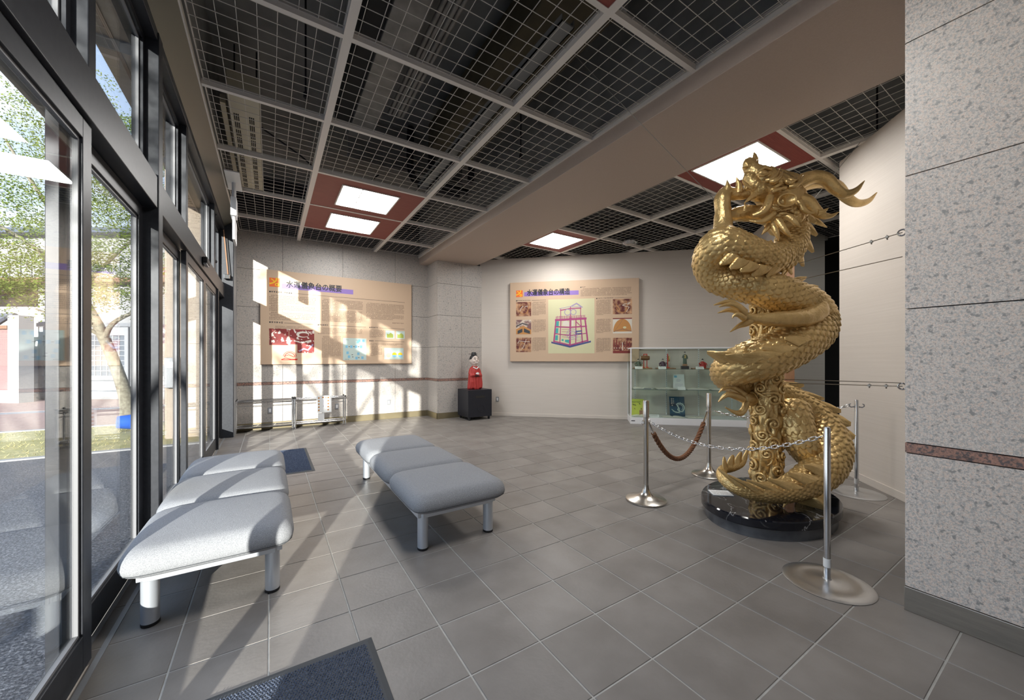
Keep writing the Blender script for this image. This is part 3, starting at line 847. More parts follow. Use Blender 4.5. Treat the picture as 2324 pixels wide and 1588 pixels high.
part('upper_window', MB().box(-1, 2.15, 4.7, 0.6, 2.2, 5.9), M['pane_grey'], b)
part('door_track', MB().box(-3.4, -0.06, 2.62, 3.5, 0.0, 2.75).box(-3.4, -0.06, 0.02, 3.5, 0.0, 0.10), M['gasket'], b)
for k, x in enumerate((-3.25, -1.62, 0.01, 1.64)):
    dl = part('lattice_door', MB().box(x, -0.05, 0.10, x + 1.55, -0.02, 2.6), M['pane_grey'], b)
    fr = MB().box(x, -0.09, 0.10, x + .13, -0.05, 2.6).box(x + 1.42, -0.09, 0.10, x + 1.55, -0.05, 2.6).box(x + .13, -0.09, 0.10, x + 1.42, -0.05, .28).box(x + .13, -0.09, 2.3, x + 1.42, -0.05, 2.6).box(x + .13, -0.09, .70, x + 1.42, -0.05, .85)
    part('door_frame', fr, M['door_white'], dl)
    part('kick_panel', MB().box(x + .2, -0.07, .33, x + 1.35, -0.05, .65), M['door_white'], dl)
    la = MB()
    for q in range(1, 6): la.box(x + .13 + q * .215 - .014, -0.075, .85, x + .13 + q * .215 + .014, -0.05, 2.3)
    for q in range(1, 8): la.box(x + .13, -0.078, .85 + q * .181 - .014, x + 1.42, -0.052, .85 + q * .181 + .014)
    part('lattice', la, M['door_white'], dl)
b = far('garden_wall', 'pink garden wall with grey tiled coping left of the white building', 'wall', 12.6, -1.42)
part('wall_face', MB().box(-6, 0, 0.42, 1.25, 0.25, 2.45), M['pink_wall'], b)
part('plinth', MB().box(-6, -0.03, 0, 1.25, 0.27, 0.42), M['pave_grey'], b)
part('coping_board', MB().box(-6, -0.10, 2.45, 1.25, 0.35, 2.56), M['brown_eave'], b)
for k in range(25):
    part('roof_tile', MB().tube([(-5.9 + k * .285, -0.16, 2.60), (-5.9 + k * .285, 0.12, 2.86)], 0.10, 8), M['roof_tile'], b)
part('ridge_tile', MB().cyl((-6, 0.12, 2.90), (1.25, 0.12, 2.90), 0.09, 10), M['roof_tile'], b)
part('gate_post', MB().box(1.25, -0.08, 0, 1.62, 0.32, 2.9), M['plaster'], b)

def tree(label, loc, trunk, branches, crown, nleaf, seed, size=0.085):
    rnd = random.Random(seed)
    t = thing('street_tree', label, 'tree', loc)
    pp, _ = spline(trunk, 26)
    part('trunk', MB().tube(pp[:, :3], pp[:, 3], 12), M['bark'], t, smooth=60)
    for br in branches:
        pp, _ = spline(br, 14)
        part('branch', MB().tube(pp[:, :3], pp[:, 3], 8), M['bark'], t, smooth=60)
    mb = MB()
    # leaves gather on flat sprays, as on a zelkova
    vs, fs = [], []
    for k in range(nleaf // 120):
        c, r = rnd.choice(crown)
        while True:
            p = Vector((rnd.uniform(-1, 1), rnd.uniform(-1, 1), rnd.uniform(-1, 1)))
            if 0.25 < p.length < 1: break
        q = Vector((c[0] + p.x * r[0], c[1] + p.y * r[1], c[2] + p.z * r[2]))
        out = Vector((p.x, p.y, -0.25)).normalized(); side = out.cross(Vector((0, 0, 1))).normalized()
        for m in range(120):
            a = q + out * rnd.uniform(-.45, .45) + side * rnd.gauss(0, .16) + Vector((0, 0, rnd.gauss(0, .07)))
            d = Vector((rnd.gauss(0, 1), rnd.gauss(0, 1), rnd.gauss(0, .6))).normalized()
            e = d.cross(Vector((rnd.gauss(0, 1), rnd.gauss(0, 1), rnd.gauss(0, 1)))).normalized()
            L = size * rnd.uniform(.7, 1.3); o = len(vs)
            vs += [tuple(a - d * L * .5), tuple(a + e * L * .22), tuple(a + d * L * .5), tuple(a - e * L * .22)]
            fs.append((o, o + 1, o + 2, o + 3))
    mb.add(vs, fs)
    part('foliage', mb, M['leaf'], t, kind='stuff')
    return t
tree('leafy street tree with a leaning grey trunk just outside the glass', (-2.75, 12.1, -0.03),
     [(0, 0, -.2, .17), (-.03, .05, .5, .13), (-.25, .1, 1.4, .105), (-.5, .1, 2.2, .10), (-.85, .15, 3.1, .085), (-1.0, .2, 4.3, .06), (-1.1, .2, 6.0, .03)],
     [[(-.42, .1, 1.9, .06), (-.2, -.1, 2.3, .045), (.35, -.2, 2.7, .03), (.8, -.2, 3.2, .015)],
      [(-.45, .1, 2.0, .045), (-.8, -.1, 2.25, .03), (-1.3, -.3, 2.5, .015)],
      [(-.8, .15, 3.0, .05), (-1.5, -.1, 3.9, .035), (-2.4, -.4, 4.5, .015)],
      [(-.8, .15, 3.0, .05), (-.2, .1, 3.9, .035), (.5, 0, 4.8, .015)],
      [(-1.0, .2, 4.2, .05), (-1.6, .2, 5.4, .03), (-2.1, .1, 6.6, .012)],
      [(-.6, .1, 2.5, .04), (-1.4, .0, 2.9, .025), (-2.0, -.2, 2.8, .012)]],
     [((-.7, -.2, 4.7), (1.5, 1.4, 1.6)), ((-.7, -.2, 6.3), (1.15, 1.1, 1.5)), ((-1.9, -.3, 4.0), (1.3, 1.2, 1.0)), ((.1, .0, 4.5), (1.2, 1.1, 1.5)), ((-2.2, -.5, 2.95), (.8, .6, .4)), ((-.8, -.2, 3.1), (1.4, .9, .55)), ((.3, -.1, 6.0), (1.0, .9, 1.2))],
     54000, 3, .052)
tree('street tree standing south of the entrance out of sight whose leaves dapple the sunlight', (-4.6, -4.6, -0.03),
     [(0, 0, -.2, .17), (.05, 0, 1.2, .13), (0, .1, 2.6, .10), (-.1, .1, 4.4, .06), (0, .1, 6.4, .03)],
     [[(0, .1, 2.4, .06), (.6, .3, 3.2, .04), (1.3, .4, 4.2, .02)], [(0, .1, 2.8, .06), (-.6, .2, 3.8, .04), (-1.4, .2, 4.6, .02)]],
     [((0.2, .1, 5.0), (2.0, 1.8, 1.7)), ((1.2, .2, 4.3), (1.1, 1.1, 1.0))], 9000, 5, .075)
t = thing('blue_bucket', 'blue plastic bucket lying by the foot of the tree outside', 'bucket', (-2.28, 10.78, 0.15), 0.25)
part('bucket_body', MB().tube([(0, 0, 0), (-0.32, -0.05, 0.03)], [0.17, 0.12], 24), M['blue_plastic'], t, smooth=40)
part('bucket_rim', MB().tube([(0.0, 0, 0), (0.035, 0.005, 0)], [0.185, 0.185], 24), M['white'], t, smooth=40)

# ------------------------------------------------------------------ benches
def cushion_mb(w, l, zb, zt):
    """soft pad grown from rings of a rounded rectangle, local x across, y along"""
    mb = MB(); ns = 72; R0 = 0.080
    ms = [0.0, .25, .5, .68, .80, .86, .90, .93, .955, .975, .99, 1.0]
    vs, fs = [], []
    def ring_(m, z):
        for k in range(ns):
            a = 2 * PI * k / ns; ca_, sa_ = math.cos(a), math.sin(a)
            f = 1.0 / ((abs(ca_) ** 9 + abs(sa_) ** 9) ** (1 / 9.0))
            vs.append((ca_ * f * w / 2 * m, sa_ * f * l / 2 * m, z(ca_ * f * m, sa_ * f * m)))
    mid = zb + 0.46 * (zt - zb)
    order = []
    for top in (True, False):
        for m in (ms if top else ms[-2::-1]):
            e = (1 - m) * w / 2
            h = math.sqrt(max(0.0, 1 - (1 - min(e / R0, 1.0)) ** 2))
            if top: ring_(m, lambda u, v, h=h: mid + (zt - mid) * h + 0.026 * (1 - u * u) * (1 - v * v))
            else: ring_(m, lambda u, v, h=h: mid - (mid - zb) * h)
            order.append(m)
    n = len(order)
    for i in range(n - 1):
        for k in range(ns):
            a, b = i * ns + k, i * ns + (k + 1) % ns
            fs.append((a, a + ns, b + ns, b))
    mb.add(vs, fs)
    return mb
def bench(label, x, y):
    t = thing('bench', label, 'bench', (x, y, 0), 0, 'grey upholstered benches')
    me = cushion_mb(0.80, 0.785, 0.298, 0.450).mesh('cushion', M['fabric'], True)
    bm = bmesh.new(); bm.from_mesh(me); bmesh.ops.remove_doubles(bm, verts=bm.verts, dist=0.0004); bm.to_mesh(me); bm.free()
    zmid = 0.298 + 0.46 * 0.152; hs = math.sqrt(1 - (1 - 0.010 / 0.08) ** 2); pts = []
    for k in range(72):
        a = 2 * PI * k / 72; f = 0.976 / ((abs(math.cos(a)) ** 9 + abs(math.sin(a)) ** 9) ** (1 / 9.0))
        pts.append((math.cos(a) * f * 0.40, math.sin(a) * f * 0.3925, zmid - (zmid - 0.298) * hs))
    seam = MB().tube(pts, 0.0024, 6, closed=True)
    for k in range(3):
        c = link('cushion', me, t, (0, -0.775 + 0.775 * k, 0))
        part('seam', seam, M['mat_edge'], c)
    fr = MB()
    for s in (-1, 1): fr.box(s * 0.315 - 0.02, -1.04, 0.252, s * 0.315 + 0.02, 1.04, 0.300)
    for s in (-1, -0.33, 0.33, 1): fr.box(-0.30, s * 1.04 - 0.02, 0.253, 0.30, s * 1.04 + 0.02, 0.299)
    part('frame', fr, M['silver_leg'], t, bevel=0.004)
    for sx in (-1, 1):
        for sy in (-1, 1):
            lg = part('leg', MB().lathe([(0.040, 0.012), (0.040, 0.305)], 24, sx=1.0, sy=1.12), M['silver_leg'], t, (sx * 0.283, sy * 1.005, 0), smooth=40)
            part('foot_cap', MB().lathe([(0.038, 0.0), (0.041, 0.004), (0.041, 0.018)], 24, sx=1.0, sy=1.12), M['black_rubber'], lg, smooth=50)
    return t
b0 = bench('grey three-cushion bench standing along the glass doors, half in sunlight', -0.27, 3.825)
b1 = dup(b0, (1.267, 3.815, 0), None, 'grey three-cushion bench in the middle of the floor, mostly in shade')

# ------------------------------------------------------------------ floor mats
def floor_mat(label, x0, y0, x1, y1):
    t = thing('door_mat', label, 'mat', ((x0 + x1) / 2, (y0 + y1) / 2, 0.002))
    w, h = (x1 - x0) / 2, (y1 - y0) / 2
    part('rubber_edge', MB().add([(-w, -h, 0), (w, -h, 0), (w, h, 0), (-w, h, 0), (-w + .025, -h + .025, .007), (w - .025, -h + .025, .007), (w - .025, h - .025, .007), (-w + .025, h - .025, .007)],
         [(4, 5, 6, 7), (0, 1, 5, 4), (1, 2, 6, 5), (2, 3, 7, 6), (3, 0, 4, 7), (3, 2, 1, 0)]), M['mat_edge'], t)
    mb = MB(); p = 0.0125
    nx, ny = int((2 * w - .06) / p), int((2 * h - .06) / p)
    vs, fs = [], []
    for j in range(ny):
        for i in range(nx):
            x = -w + .03 + i * p + (p / 2 if j % 2 else 0); y = -h + .03 + j * p
            a = random.uniform(-.25, .25) + (0.5 if (i // 2 + j // 2) % 2 else -0.5)
            cx_, cy_ = x + p / 2, y + p / 2; e = p * .46; z = .012 + random.uniform(0, .004)
            ca, sa = math.cos(a) * e, math.sin(a) * e; o = len(vs)
            vs += [(cx_ - ca - sa * .6, cy_ - sa + ca * .6, .006), (cx_ + ca - sa * .6, cy_ + sa + ca * .6, .006), (cx_ + ca + sa * .6, cy_ + sa - ca * .6, .006), (cx_ - ca + sa * .6, cy_ - sa - ca * .6, .006), (cx_, cy_, z)]
            fs += [(o + 1, o, o + 4), (o + 2, o + 1, o + 4), (o + 3, o + 2, o + 4), (o, o + 3, o + 4)]
    mb.add(vs, fs)
    part('pile', mb, M['mat_pile'], t, kind='stuff')
floor_mat('dark blue ribbed mat in front of the camera, nearest the entrance', -0.50, 1.35, 0.445, 2.06)
floor_mat('dark blue mat on the floor beyond the bench by the glass', -0.45, 5.52, 0.495, 7.0)

# ------------------------------------------------------------------ print helpers: local x right, z up, y = 0 is the sheet, -y faces out
LY = [0.0]
def sheet(poly_list, m, parent, name, lift):
    mb = MB()
    for q, p in enumerate(poly_list):
        e = lift + (q % 9) * 0.00004
        mb.add([(x, -e, z) for x, z in p], [tuple(range(len(p)))])
    o = part(name, mb, M[m], parent)
    if len(poly_list) > 1: o['kind'] = 'stuff'
    return o
def rect(x0, z0, x1, z1): return [(x0, z0), (x1, z0), (x1, z1), (x0, z1)]
def glyph_lines(x0, x1, ztop, pitch, rows, size, last=0.6, indent=True, seed=1):
    """rows of tiny strokes that read as small print"""
    rnd = random.Random(seed); out = []
    for r in range(rows):
        z = ztop - r * pitch
        xe = x0 + (x1 - x0) * (last if r == rows - 1 else 1.0)
        x = x0 + (size * 1.2 if indent and r == 0 else 0)
        while x + size < xe:
            if rnd.random() < 0.05: x += size * .9; continue
            s = size
            a = rnd.uniform(.15, .45) * s; hh = s * .11
            zz = z - a
            out.append(rect(x + .05 * s, zz - hh, x + .86 * s, zz + hh))
            vx = x + rnd.uniform(.25, .6) * s
            out.append(rect(vx - hh, z - .92 * s, vx + hh, z - .05 * s))
            if rnd.random() < .7:
                zz = z - rnd.uniform(.6, .85) * s
                out.append(rect(x + .1 * s, zz - hh, x + .8 * s, zz + hh))
            x += s * 1.08
    return out
def disc(cx, cz, r, n=24, ry=None):
    ry = ry or r
    return [(cx + r * math.cos(2 * PI * k / n), cz + ry * math.sin(2 * PI * k / n)) for k in range(n)]
def stroke(pts, w):
    out = []
    for (x0, z0), (x1, z1) in zip(pts[:-1], pts[1:]):
        d = math.hypot(x1 - x0, z1 - z0) or 1e-6
        nx, nz = -(z1 - z0) / d * w / 2, (x1 - x0) / d * w / 2
        ex, ez = (x1 - x0) / d * w * .3, (z1 - z0) / d * w * .3
        out.append([(x0 - ex - nx, z0 - ez - nz), (x1 + ex - nx, z1 + ez - nz), (x1 + ex + nx, z1 + ez + nz), (x0 - ex + nx, z0 - ez + nz)])
    return out
def ring(cx, cz, r0, r1, n=24, a0=0, a1=2 * PI):
    out = []
    for k in range(n):
        a, b = a0 + (a1 - a0) * k / n, a0 + (a1 - a0) * (k + 1) / n
        out.append([(cx + r0 * math.cos(a), cz + r0 * math.sin(a)), (cx + r1 * math.cos(a), cz + r1 * math.sin(a)), (cx + r1 * math.cos(b), cz + r1 * math.sin(b)), (cx + r0 * math.cos(b), cz + r0 * math.sin(b))])
    return out
def logo(parent, x, z, s):
    sheet([rect(x, z, x + s, z + s)], 'orange', parent, 'logo_square', 0.0010)
    P = lambda u, v: (x + u * s, z + v * s)
    st = stroke([P(.70, 1.0), P(.66, .72), P(.48, .52), P(.30, .42), P(.05, .32)], s * .15) + stroke([P(.20, .86), P(.36, .74), P(.48, .60)], s * .12)
    st += [[P(0, .28), P(.14, .3), P(.14, .42), P(0, .44)]]
    st += ring(x + .72 * s, z + .27 * s, s * .085, s * .19)
    sheet(st, 'yellow', parent, 'logo_mark', 0.0014)
def title(parent, s, x, z, size, wx):
    mb = MB()
    for k, (dx, dz) in enumerate(((0, 0), (0.045, 0), (0.022, 0.03), (0.022, -0.02))):
        n0 = len(mb.v); text_into(mb, s, size, x + dx * size, z + dz * size, 1.0, 0.0, wx=wx)
        mb.v[n0:] = [(a, -0.0020 - k * 0.0003, c) for a, b, c in mb.v[n0:]]
    return part('title_lettering', mb, M['ink'], parent)
def photo(parent, x0, z0, x1, z1, kind, seed):
    """a small printed picture: ground tint plus a few printed shapes"""
    rnd = random.Random(seed); w, h = x1 - x0, z1 - z0
    base = {'red': 'print_photo', 'light': 'print_photo2', 'dome': 'print_white', 'tube': 'print_photo'}[kind]
    o = sheet([rect(x0, z0, x1, z1)], base, parent, 'photo', 0.0010)
    P = lambda u, v: (x0 + u * w, z0 + v * h)
    def sh(polys, m, lift=0.0014): sheet(polys, m, o, 'printed_shape', lift)
    if kind == 'dome':
        sh([[P(.02 + .96 * (.5 - .5 * math.cos(PI * k / 16)), .12 + .82 * math.sin(PI * k / 16)) for k in range(17)]], 'amber')
        sh(stroke([P(.05, .12), P(.5, .28), P(.97, .14)], h * .06) + stroke([P(.12, .2), P(.34, .55), P(.52, .92)], h * .025), 'wood', 0.0017)
        sh([rect(x0, z0 + .93 * h, x1, z1)], 'maroon', 0.0016)
        sh([disc(*P(.62, .38), w * .09, 16, h * .07)], 'pale_yellow', 0.0018)
    elif kind == 'tube':
        sh([rect(P(.03 + k * .135, .25)[0], P(0, .22)[1], P(.09 + k * .135, .25)[0], P(0, rnd.uniform(.55, .95))[1]) for k in range(7)], 'maroon')
        sh([disc(*P(.07 + k * .135, .34), w * .028, 10) for k in range(7)] + stroke([P(.5, .2), P(.5, .7)], w * .04), 'print_white', 0.0017)
        sh([rect(x0, z0, x1, z0 + .16 * h)], 'maroon', 0.0016)
    elif kind == 'red':
        for k in range(5):
            a, c = rnd.uniform(.1, .8), rnd.uniform(.1, .7)
            sh(stroke([P(a, c), P(min(.95, a + rnd.uniform(.05, .2)), min(.95, c + rnd.uniform(.1, .4))), P(rnd.uniform(.1, .9), rnd.uniform(.5, .95))], w * .03), ['amber', 'print_white', 'wood', 'amber', 'print_white'][k])
        sh(ring(*P(.5, .5), w * .30, w * .33, 20, 3.3, 6.1), 'amber', 0.0018)
    else:
        sh([[P(0, 0), P(1, 0), P(1, .30), P(.48, .60), P(.0, .36)]], 'amber')
        sh([[P(.1, .25), P(.42, .4), P(.42, .15), P(.1, .02)], [P(.52, .42), P(.92, .22), P(.92, .02), P(.52, .15)], [P(.0, .58), P(.42, .80), P(.8, .66), P(.8, .60), P(.42, .72), P(0, .50)]], 'mat_edge', 0.0017)
    return o

# board on the granite wall
t = thing('information_board', 'large peach information board full of text on the granite wall, striped by sunlight', 'information board', (-0.168, 9.285, 1.335), 0, 'peach information boards')
Wb, Hb = 3.128, 1.952
part('board', MB().box(0, 0, 0, Wb, 0.045, Hb), [M['board']], t)
part('board_edge', MB().box(0.0, 0.003, -0.006, Wb, 0.045, 0.0).box(Wb, 0.003, 0, Wb + 0.005, 0.045, Hb), M['board_edge'], t)
logo(t, 0.155, 1.605, 0.185)
sheet([rect(0.375, 1.585, 1.775, 1.690)], 'purple', t, 'title_underline', 0.0010)
title(t, '水運儀象台の概要', 0.448, 1.628, 0.158, 0.86)
sheet(stroke([(0.60, 1.50), (2.96, 1.495)], .006), 'ink', t, 'rule', 0.0010)
sheet(stroke([(0.42, .865), (.96, .86)], .006) + stroke([(1.30, .855), (2.05, .85)], .006) + stroke([(2.36, .845), (2.95, .84)], .006) + stroke([(2.25, .535), (2.95, .53)], .006), 'ink', t, 'rule', 0.0010)
head = [rect(.155, 1.485, .18, 1.515), rect(.155, .855, .18, .885), rect(1.05, .842, 1.07, .872), rect(2.13, .835, 2.15, .86), rect(2.13, .52, 2.15, .55)]
head += glyph_lines(.19, .58, 1.52, .05, 1, .036, 1, False, 3) + glyph_lines(.19, .41, .89, .05, 1, .04, 1, False, 4) + glyph_lines(1.08, 1.28, .876, .05, 1, .034, 1, False, 5) + glyph_lines(2.16, 2.34, .866, .05, 1, .032, 1, False, 6) + glyph_lines(2.16, 2.23, .55, .05, 1, .032, 1, False, 7)
sheet(head, 'ink', t, 'heading_lettering', 0.0012)
body = glyph_lines(.155, 1.02, 1.438, .0345, 6, .0255, .35, True, 11) + glyph_lines(.155, 1.02, 1.228, .0345, 4, .0255, .3, True, 12) + glyph_lines(.155, 1.02, 1.085, .0345, 5, .0255, .45, True, 10)
body += glyph_lines(1.13, 1.99, 1.435, .0330, 7, .0245, .4, True, 13) + glyph_lines(1.13, 1.99, 1.198, .0330, 8, .0245, .95, True, 14)
body += glyph_lines(2.06, 2.95, 1.425, .0320, 8, .0235, .75, True, 15) + glyph_lines(2.06, 2.95, 1.165, .0320, 4, .0235, .7, True, 9) + glyph_lines(2.66, 2.94, .99, .04, 1, .026, 1, False, 16)
body += glyph_lines(.26, .80, .80, .030, 2, .021, .8, False, 17) + glyph_lines(1.05, 1.98, .80, .030, 5, .020, .4, False, 18) + glyph_lines(1.13, 1.52, .62, .0255, 19, .018, .5, True, 19)
body += glyph_lines(2.13, 2.46, .80, .0245, 8, .018, .5, True, 20) + glyph_lines(2.13, 2.93, .48, .026, 2, .018, .8, True, 21) + glyph_lines(2.13, 2.43, .42, .0245, 10, .018, .5, True, 22)
sheet(body, 'ink_brown', t, 'small_print', 0.0012)
o = sheet([rect(.155, .40, .50, .74)], 'print_cut', t, 'photo', 0.0010)
sheet(stroke([(.165, .73), (.18, .55), (.17, .41)], .03) + ring(.33, .60, .10, .115, 14, .2, 2.9) + ring(.33, .60, .135, .145, 14, .3, 2.7) + stroke([(.2, .43), (.32, .45), (.48, .42)], .02), 'maroon', o, 'printed_shape', 0.0014)
o = sheet([[(.66, .24), (.98, .24), (.98, .74), (.51, .74), (.51, .42), (.66, .42)]], 'print_cut', t, 'photo', 0.0010)
sheet([disc(.76, .635, .12, 20, .065)] + stroke([(.60, .50), (.72, .46), (.9, .49)], .02), 'print_white', o, 'printed_shape', 0.0014)
sheet(stroke([(.60, .52), (.75, .50), (.95, .55)], .035) + [disc(.78, .625, .09, 18, .040), disc(.75, .34, .085, 18, .085)], 'maroon', o, 'printed_shape', 0.0018)
sheet(stroke([(.70, .28), (.78, .33), (.86, .3), (.95, .42)], .03), 'lilac', o, 'printed_shape', 0.0020)
o = sheet([rect(.36, .09, .66, .30)], 'board', t, 'photo', 0.0008)
sheet(ring(.52, .15, .085, .10, 16, 0, PI) + ring(.52, .15, .115, .125, 16, 0.1, 3) + stroke([(.37, .10), (.45, .13), (.55, .10), (.66, .11)], .014) + stroke([(.42, .16), (.5, .2), (.6, .15)], .012) + [rect(.37, .085, .66, .10)], 'lac_red', o, 'printed_shape', 0.0014)
o = sheet([rect(1.56, .085, 2.06, .585)], 'pale_blue', t, 'diagram', 0.0010)
sheet([rect(x, z, x + .05, z + .06) for x, z in ((1.61, .36), (1.71, .36), (1.81, .36), (1.92, .36), (1.85, .47), (1.88, .50), (1.97, .5), (1.63, .22), (1.66, .13), (1.82, .10), (1.86, .2), (1.95, .11))], 'sky_blue', o, 'printed_shape', 0.0014)
sheet([rect(x, z, x + .03, z + .012) for x, z in ((1.675, .385), (1.775, .385), (1.875, .385), (1.74, .20), (1.75, .15), (1.88, .135))] + glyph_lines(1.62, 1.68, .55, .03, 1, .014, 1, False, 30) + glyph_lines(1.82, 1.88, .55, .03, 1, .014, 1, False, 31) + glyph_lines(1.6, 1.72, .11, .03, 1, .014, 1, False, 32), 'ink', o, 'printed_mark', 0.0016)
for x in (2.50, 2.75):
    o = sheet([rect(x, .60, x + .21, .79)], 'pale_blue', t, 'diagram', 0.0010)
    sheet([[(x + .03, .62), (x + .18, .62), (x + .18, .70), (x + .12, .74), (x + .07, .70), (x + .03, .72)]], 'olive', o, 'printed_shape', 0.0014)
o = sheet([rect(2.47, .10, 2.93, .375)], 'pale_blue', t, 'diagram', 0.0010)
sheet([disc(2.57, .20, .055)], 'pale_yellow', o, 'printed_shape', 0.0014)
for cx in (2.71, 2.85):
    sheet([disc(cx, .21, .057)], 'yellow', o, 'printed_shape', 0.0014)
    sheet([[(cx + .057 * math.cos(PI + PI * k / 12), .205 + .057 * math.sin(PI + PI * k / 12)) for k in range(13)]], 'sky_blue', o, 'printed_shape', 0.0018)

# board on the beige partition
ca, sa = math.cos(A_ROT), math.sin(A_ROT)
def on_a(k, off): return (A_LOC[0] + k * ca + off * sa, A_LOC[1] + k * sa - off * ca)
x, y = on_a(0.761, 0.075)
t = thing('information_board', 'peach information board with a pink tower drawing and six photos on the beige wall', 'information board', (x, y, 1.383), A_ROT, 'peach information boards')
Wb, Hb = 3.103, 1.975
part('board', MB().box(0, 0, 0, Wb, 0.065, Hb), M['board'], t, bevel=0.004)
S = Wb / 2200.0   # board drawn on a 2200-wide sheet
def U(px): return px * S
def R4(a, b, c, d): return rect(U(a), U(b), U(c), U(d))
logo(t, U(110), U(1140), U(118))
sheet([R4(255, 1150, 1205, 1225)], 'purple', t, 'title_underline', 0.0010)
title(t, '水運儀象台の構造', U(300), U(1168), U(118), 0.80)
sheet(stroke([(U(390), U(1075)), (U(640), U(1075))], .006) + stroke([(U(1800), U(1075)), (U(2080), U(1075))], .006), 'ink', t, 'rule', 0.0010)
sheet([R4(110, 1065, 126, 1085), R4(1500, 1065, 1516, 1085), R4(1235, 1265, 1250, 1285)] + glyph_lines(U(132), U(380), U(1086), .03, 1, .022, 1, False, 40) + glyph_lines(U(1522), U(1790), U(1086), .03, 1, .022, 1, False, 41) + glyph_lines(U(1256), U(1340), U(1286), .03, 1, .022, 1, False, 42), 'ink', t, 'heading_lettering', 0.0012)
body = glyph_lines(U(1240), U(2090), U(1255), .033, 6, .024, .9, True, 43)
for a, b, top, rows, sd in ((400, 640, 1050, 13, 50), (400, 640, 735, 12, 51), (400, 640, 420, 13, 52), (1500, 1745, 1050, 14, 53), (1500, 1745, 725, 13, 54), (1500, 1745, 400, 13, 55)):
    body += glyph_lines(U(a), U(b), U(top), .0265, rows, .0195, .5, True, sd)
sheet(body, 'ink_brown', t, 'small_print', 0.0012)
photo(t, U(110), U(800), U(380), U(1050), 'red', 1); photo(t, U(110), U(480), U(380), U(735), 'light', 2); photo(t, U(110), U(165), U(380), U(420), 'red', 3)
photo(t, U(1775), U(800), U(2085), U(1055), 'red', 4); photo(t, U(1775), U(475), U(2085), U(735), 'dome', 5); photo(t, U(1775), U(140), U(2085), U(400), 'tube', 6)
dr = sheet([R4(680, 140, 1470, 1080)], 'pale_yellow', t, 'tower_drawing', 0.0010)
def D(px, py): return (U(680 + (px - 720) * 0.988), U(1080 - (py - 370) * 0.99))
def ln(pts, w): return stroke([D(*p) for p in pts], U(w))
sheet([[D(775, 1110), D(1100, 1185), D(1460, 1100), D(1460, 1130), D(1100, 1220), D(775, 1140)]], 'navy', dr, 'printed_shape', 0.0014)
frame = ln([(860, 730), (820, 1120)], 26) + ln([(945, 720), (925, 1140)], 16) + ln([(1110, 700), (1100, 1180)], 30) + ln([(1205, 720), (1200, 1160)], 18) + ln([(1285, 720), (1315, 1130)], 20) + ln([(1360, 720), (1405, 1110)], 26)
frame += ln([(850, 735), (1110, 725), (1375, 715)], 36) + ln([(840, 850), (1105, 865), (1385, 850)], 22) + ln([(830, 970), (1100, 1010), (1395, 970)], 16) + ln([(820, 1105), (1100, 1175), (1410, 1095)], 22)
frame += ln([(860, 675), (860, 725)], 8) + ln([(860, 678), (1110, 672), (1365, 660)], 7) + ln([(860, 700), (1110, 695), (1365, 685)], 7)
for q in range(12): frame += ln([(880 + q * 42, 662), (880 + q * 42, 715)], 6)
frame += ln([(940, 540), (940, 715)], 12) + ln([(1110, 510), (1110, 720)], 16) + ln([(1285, 520), (1285, 710)], 12) + ln([(935, 565), (1110, 535), (1290, 535)], 18) + ln([(1210, 770), (1290, 850)], 14) + ln([(960, 900), (1090, 900)], 6) + ln([(960, 940), (1090, 945)], 6) + ln([(960, 985), (1090, 995)], 6) + ln([(960, 1030), (1090, 1040)], 6)
sheet(frame, 'magenta', dr, 'printed_shape', 0.0018)
c = D(1140, 985)
lil = ln([(915, 535), (1110, 500), (1215, 445)], 9) + ln([(1110, 500), (1320, 520), (1215, 445)], 9) + ln([(1140, 490), (1215, 450), (1290, 505)], 22) + ring(c[0], c[1], U(50), U(58)) + ring(c[0], c[1], U(88), U(96)) + ring(*D(1060, 600), U(45), U(58)) + ring(*D(1160, 600), U(40), U(52)) + ln([(1220, 1040), (1290, 1030), (1290, 1090), (1220, 1100), (1220, 1040)], 5)
for q in range(9): lil += stroke([(c[0] + U(20) * math.cos(q * .7), c[1] + U(20) * math.sin(q * .7)), (c[0] + U(92) * math.cos(q * .7), c[1] + U(92) * math.sin(q * .7))], U(4))
sheet(lil, 'lilac', dr, 'printed_shape', 0.0022)
sheet([[D(965, 830), D(1090, 850), D(1085, 780), D(1040, 745), D(985, 760)], [D(1130, 840), D(1165, 840), D(1160, 740), D(1135, 740)]], 'print_white', dr, 'printed_shape', 0.0016)
sheet([[D(a, b), D(a + 45, b), D(a + 40, b + 90), D(a - 8, b + 90)] for a, b in ((865, 755), (855, 875), (848, 1000))] + [[D(955, 1070), D(990, 1068), D(990, 1105), D(955, 1100)], [D(1015, 1080), D(1085, 1080), D(1085, 1140), D(1015, 1120)]], 'teal', dr, 'printed_shape', 0.0020)
sheet(ln([(1200, 940), (1300, 930)], 20) + ln([(1200, 985), (1300, 975)], 20) + ln([(1215, 990), (1215, 920)], 8), 'navy', dr, 'printed_shape', 0.0024)

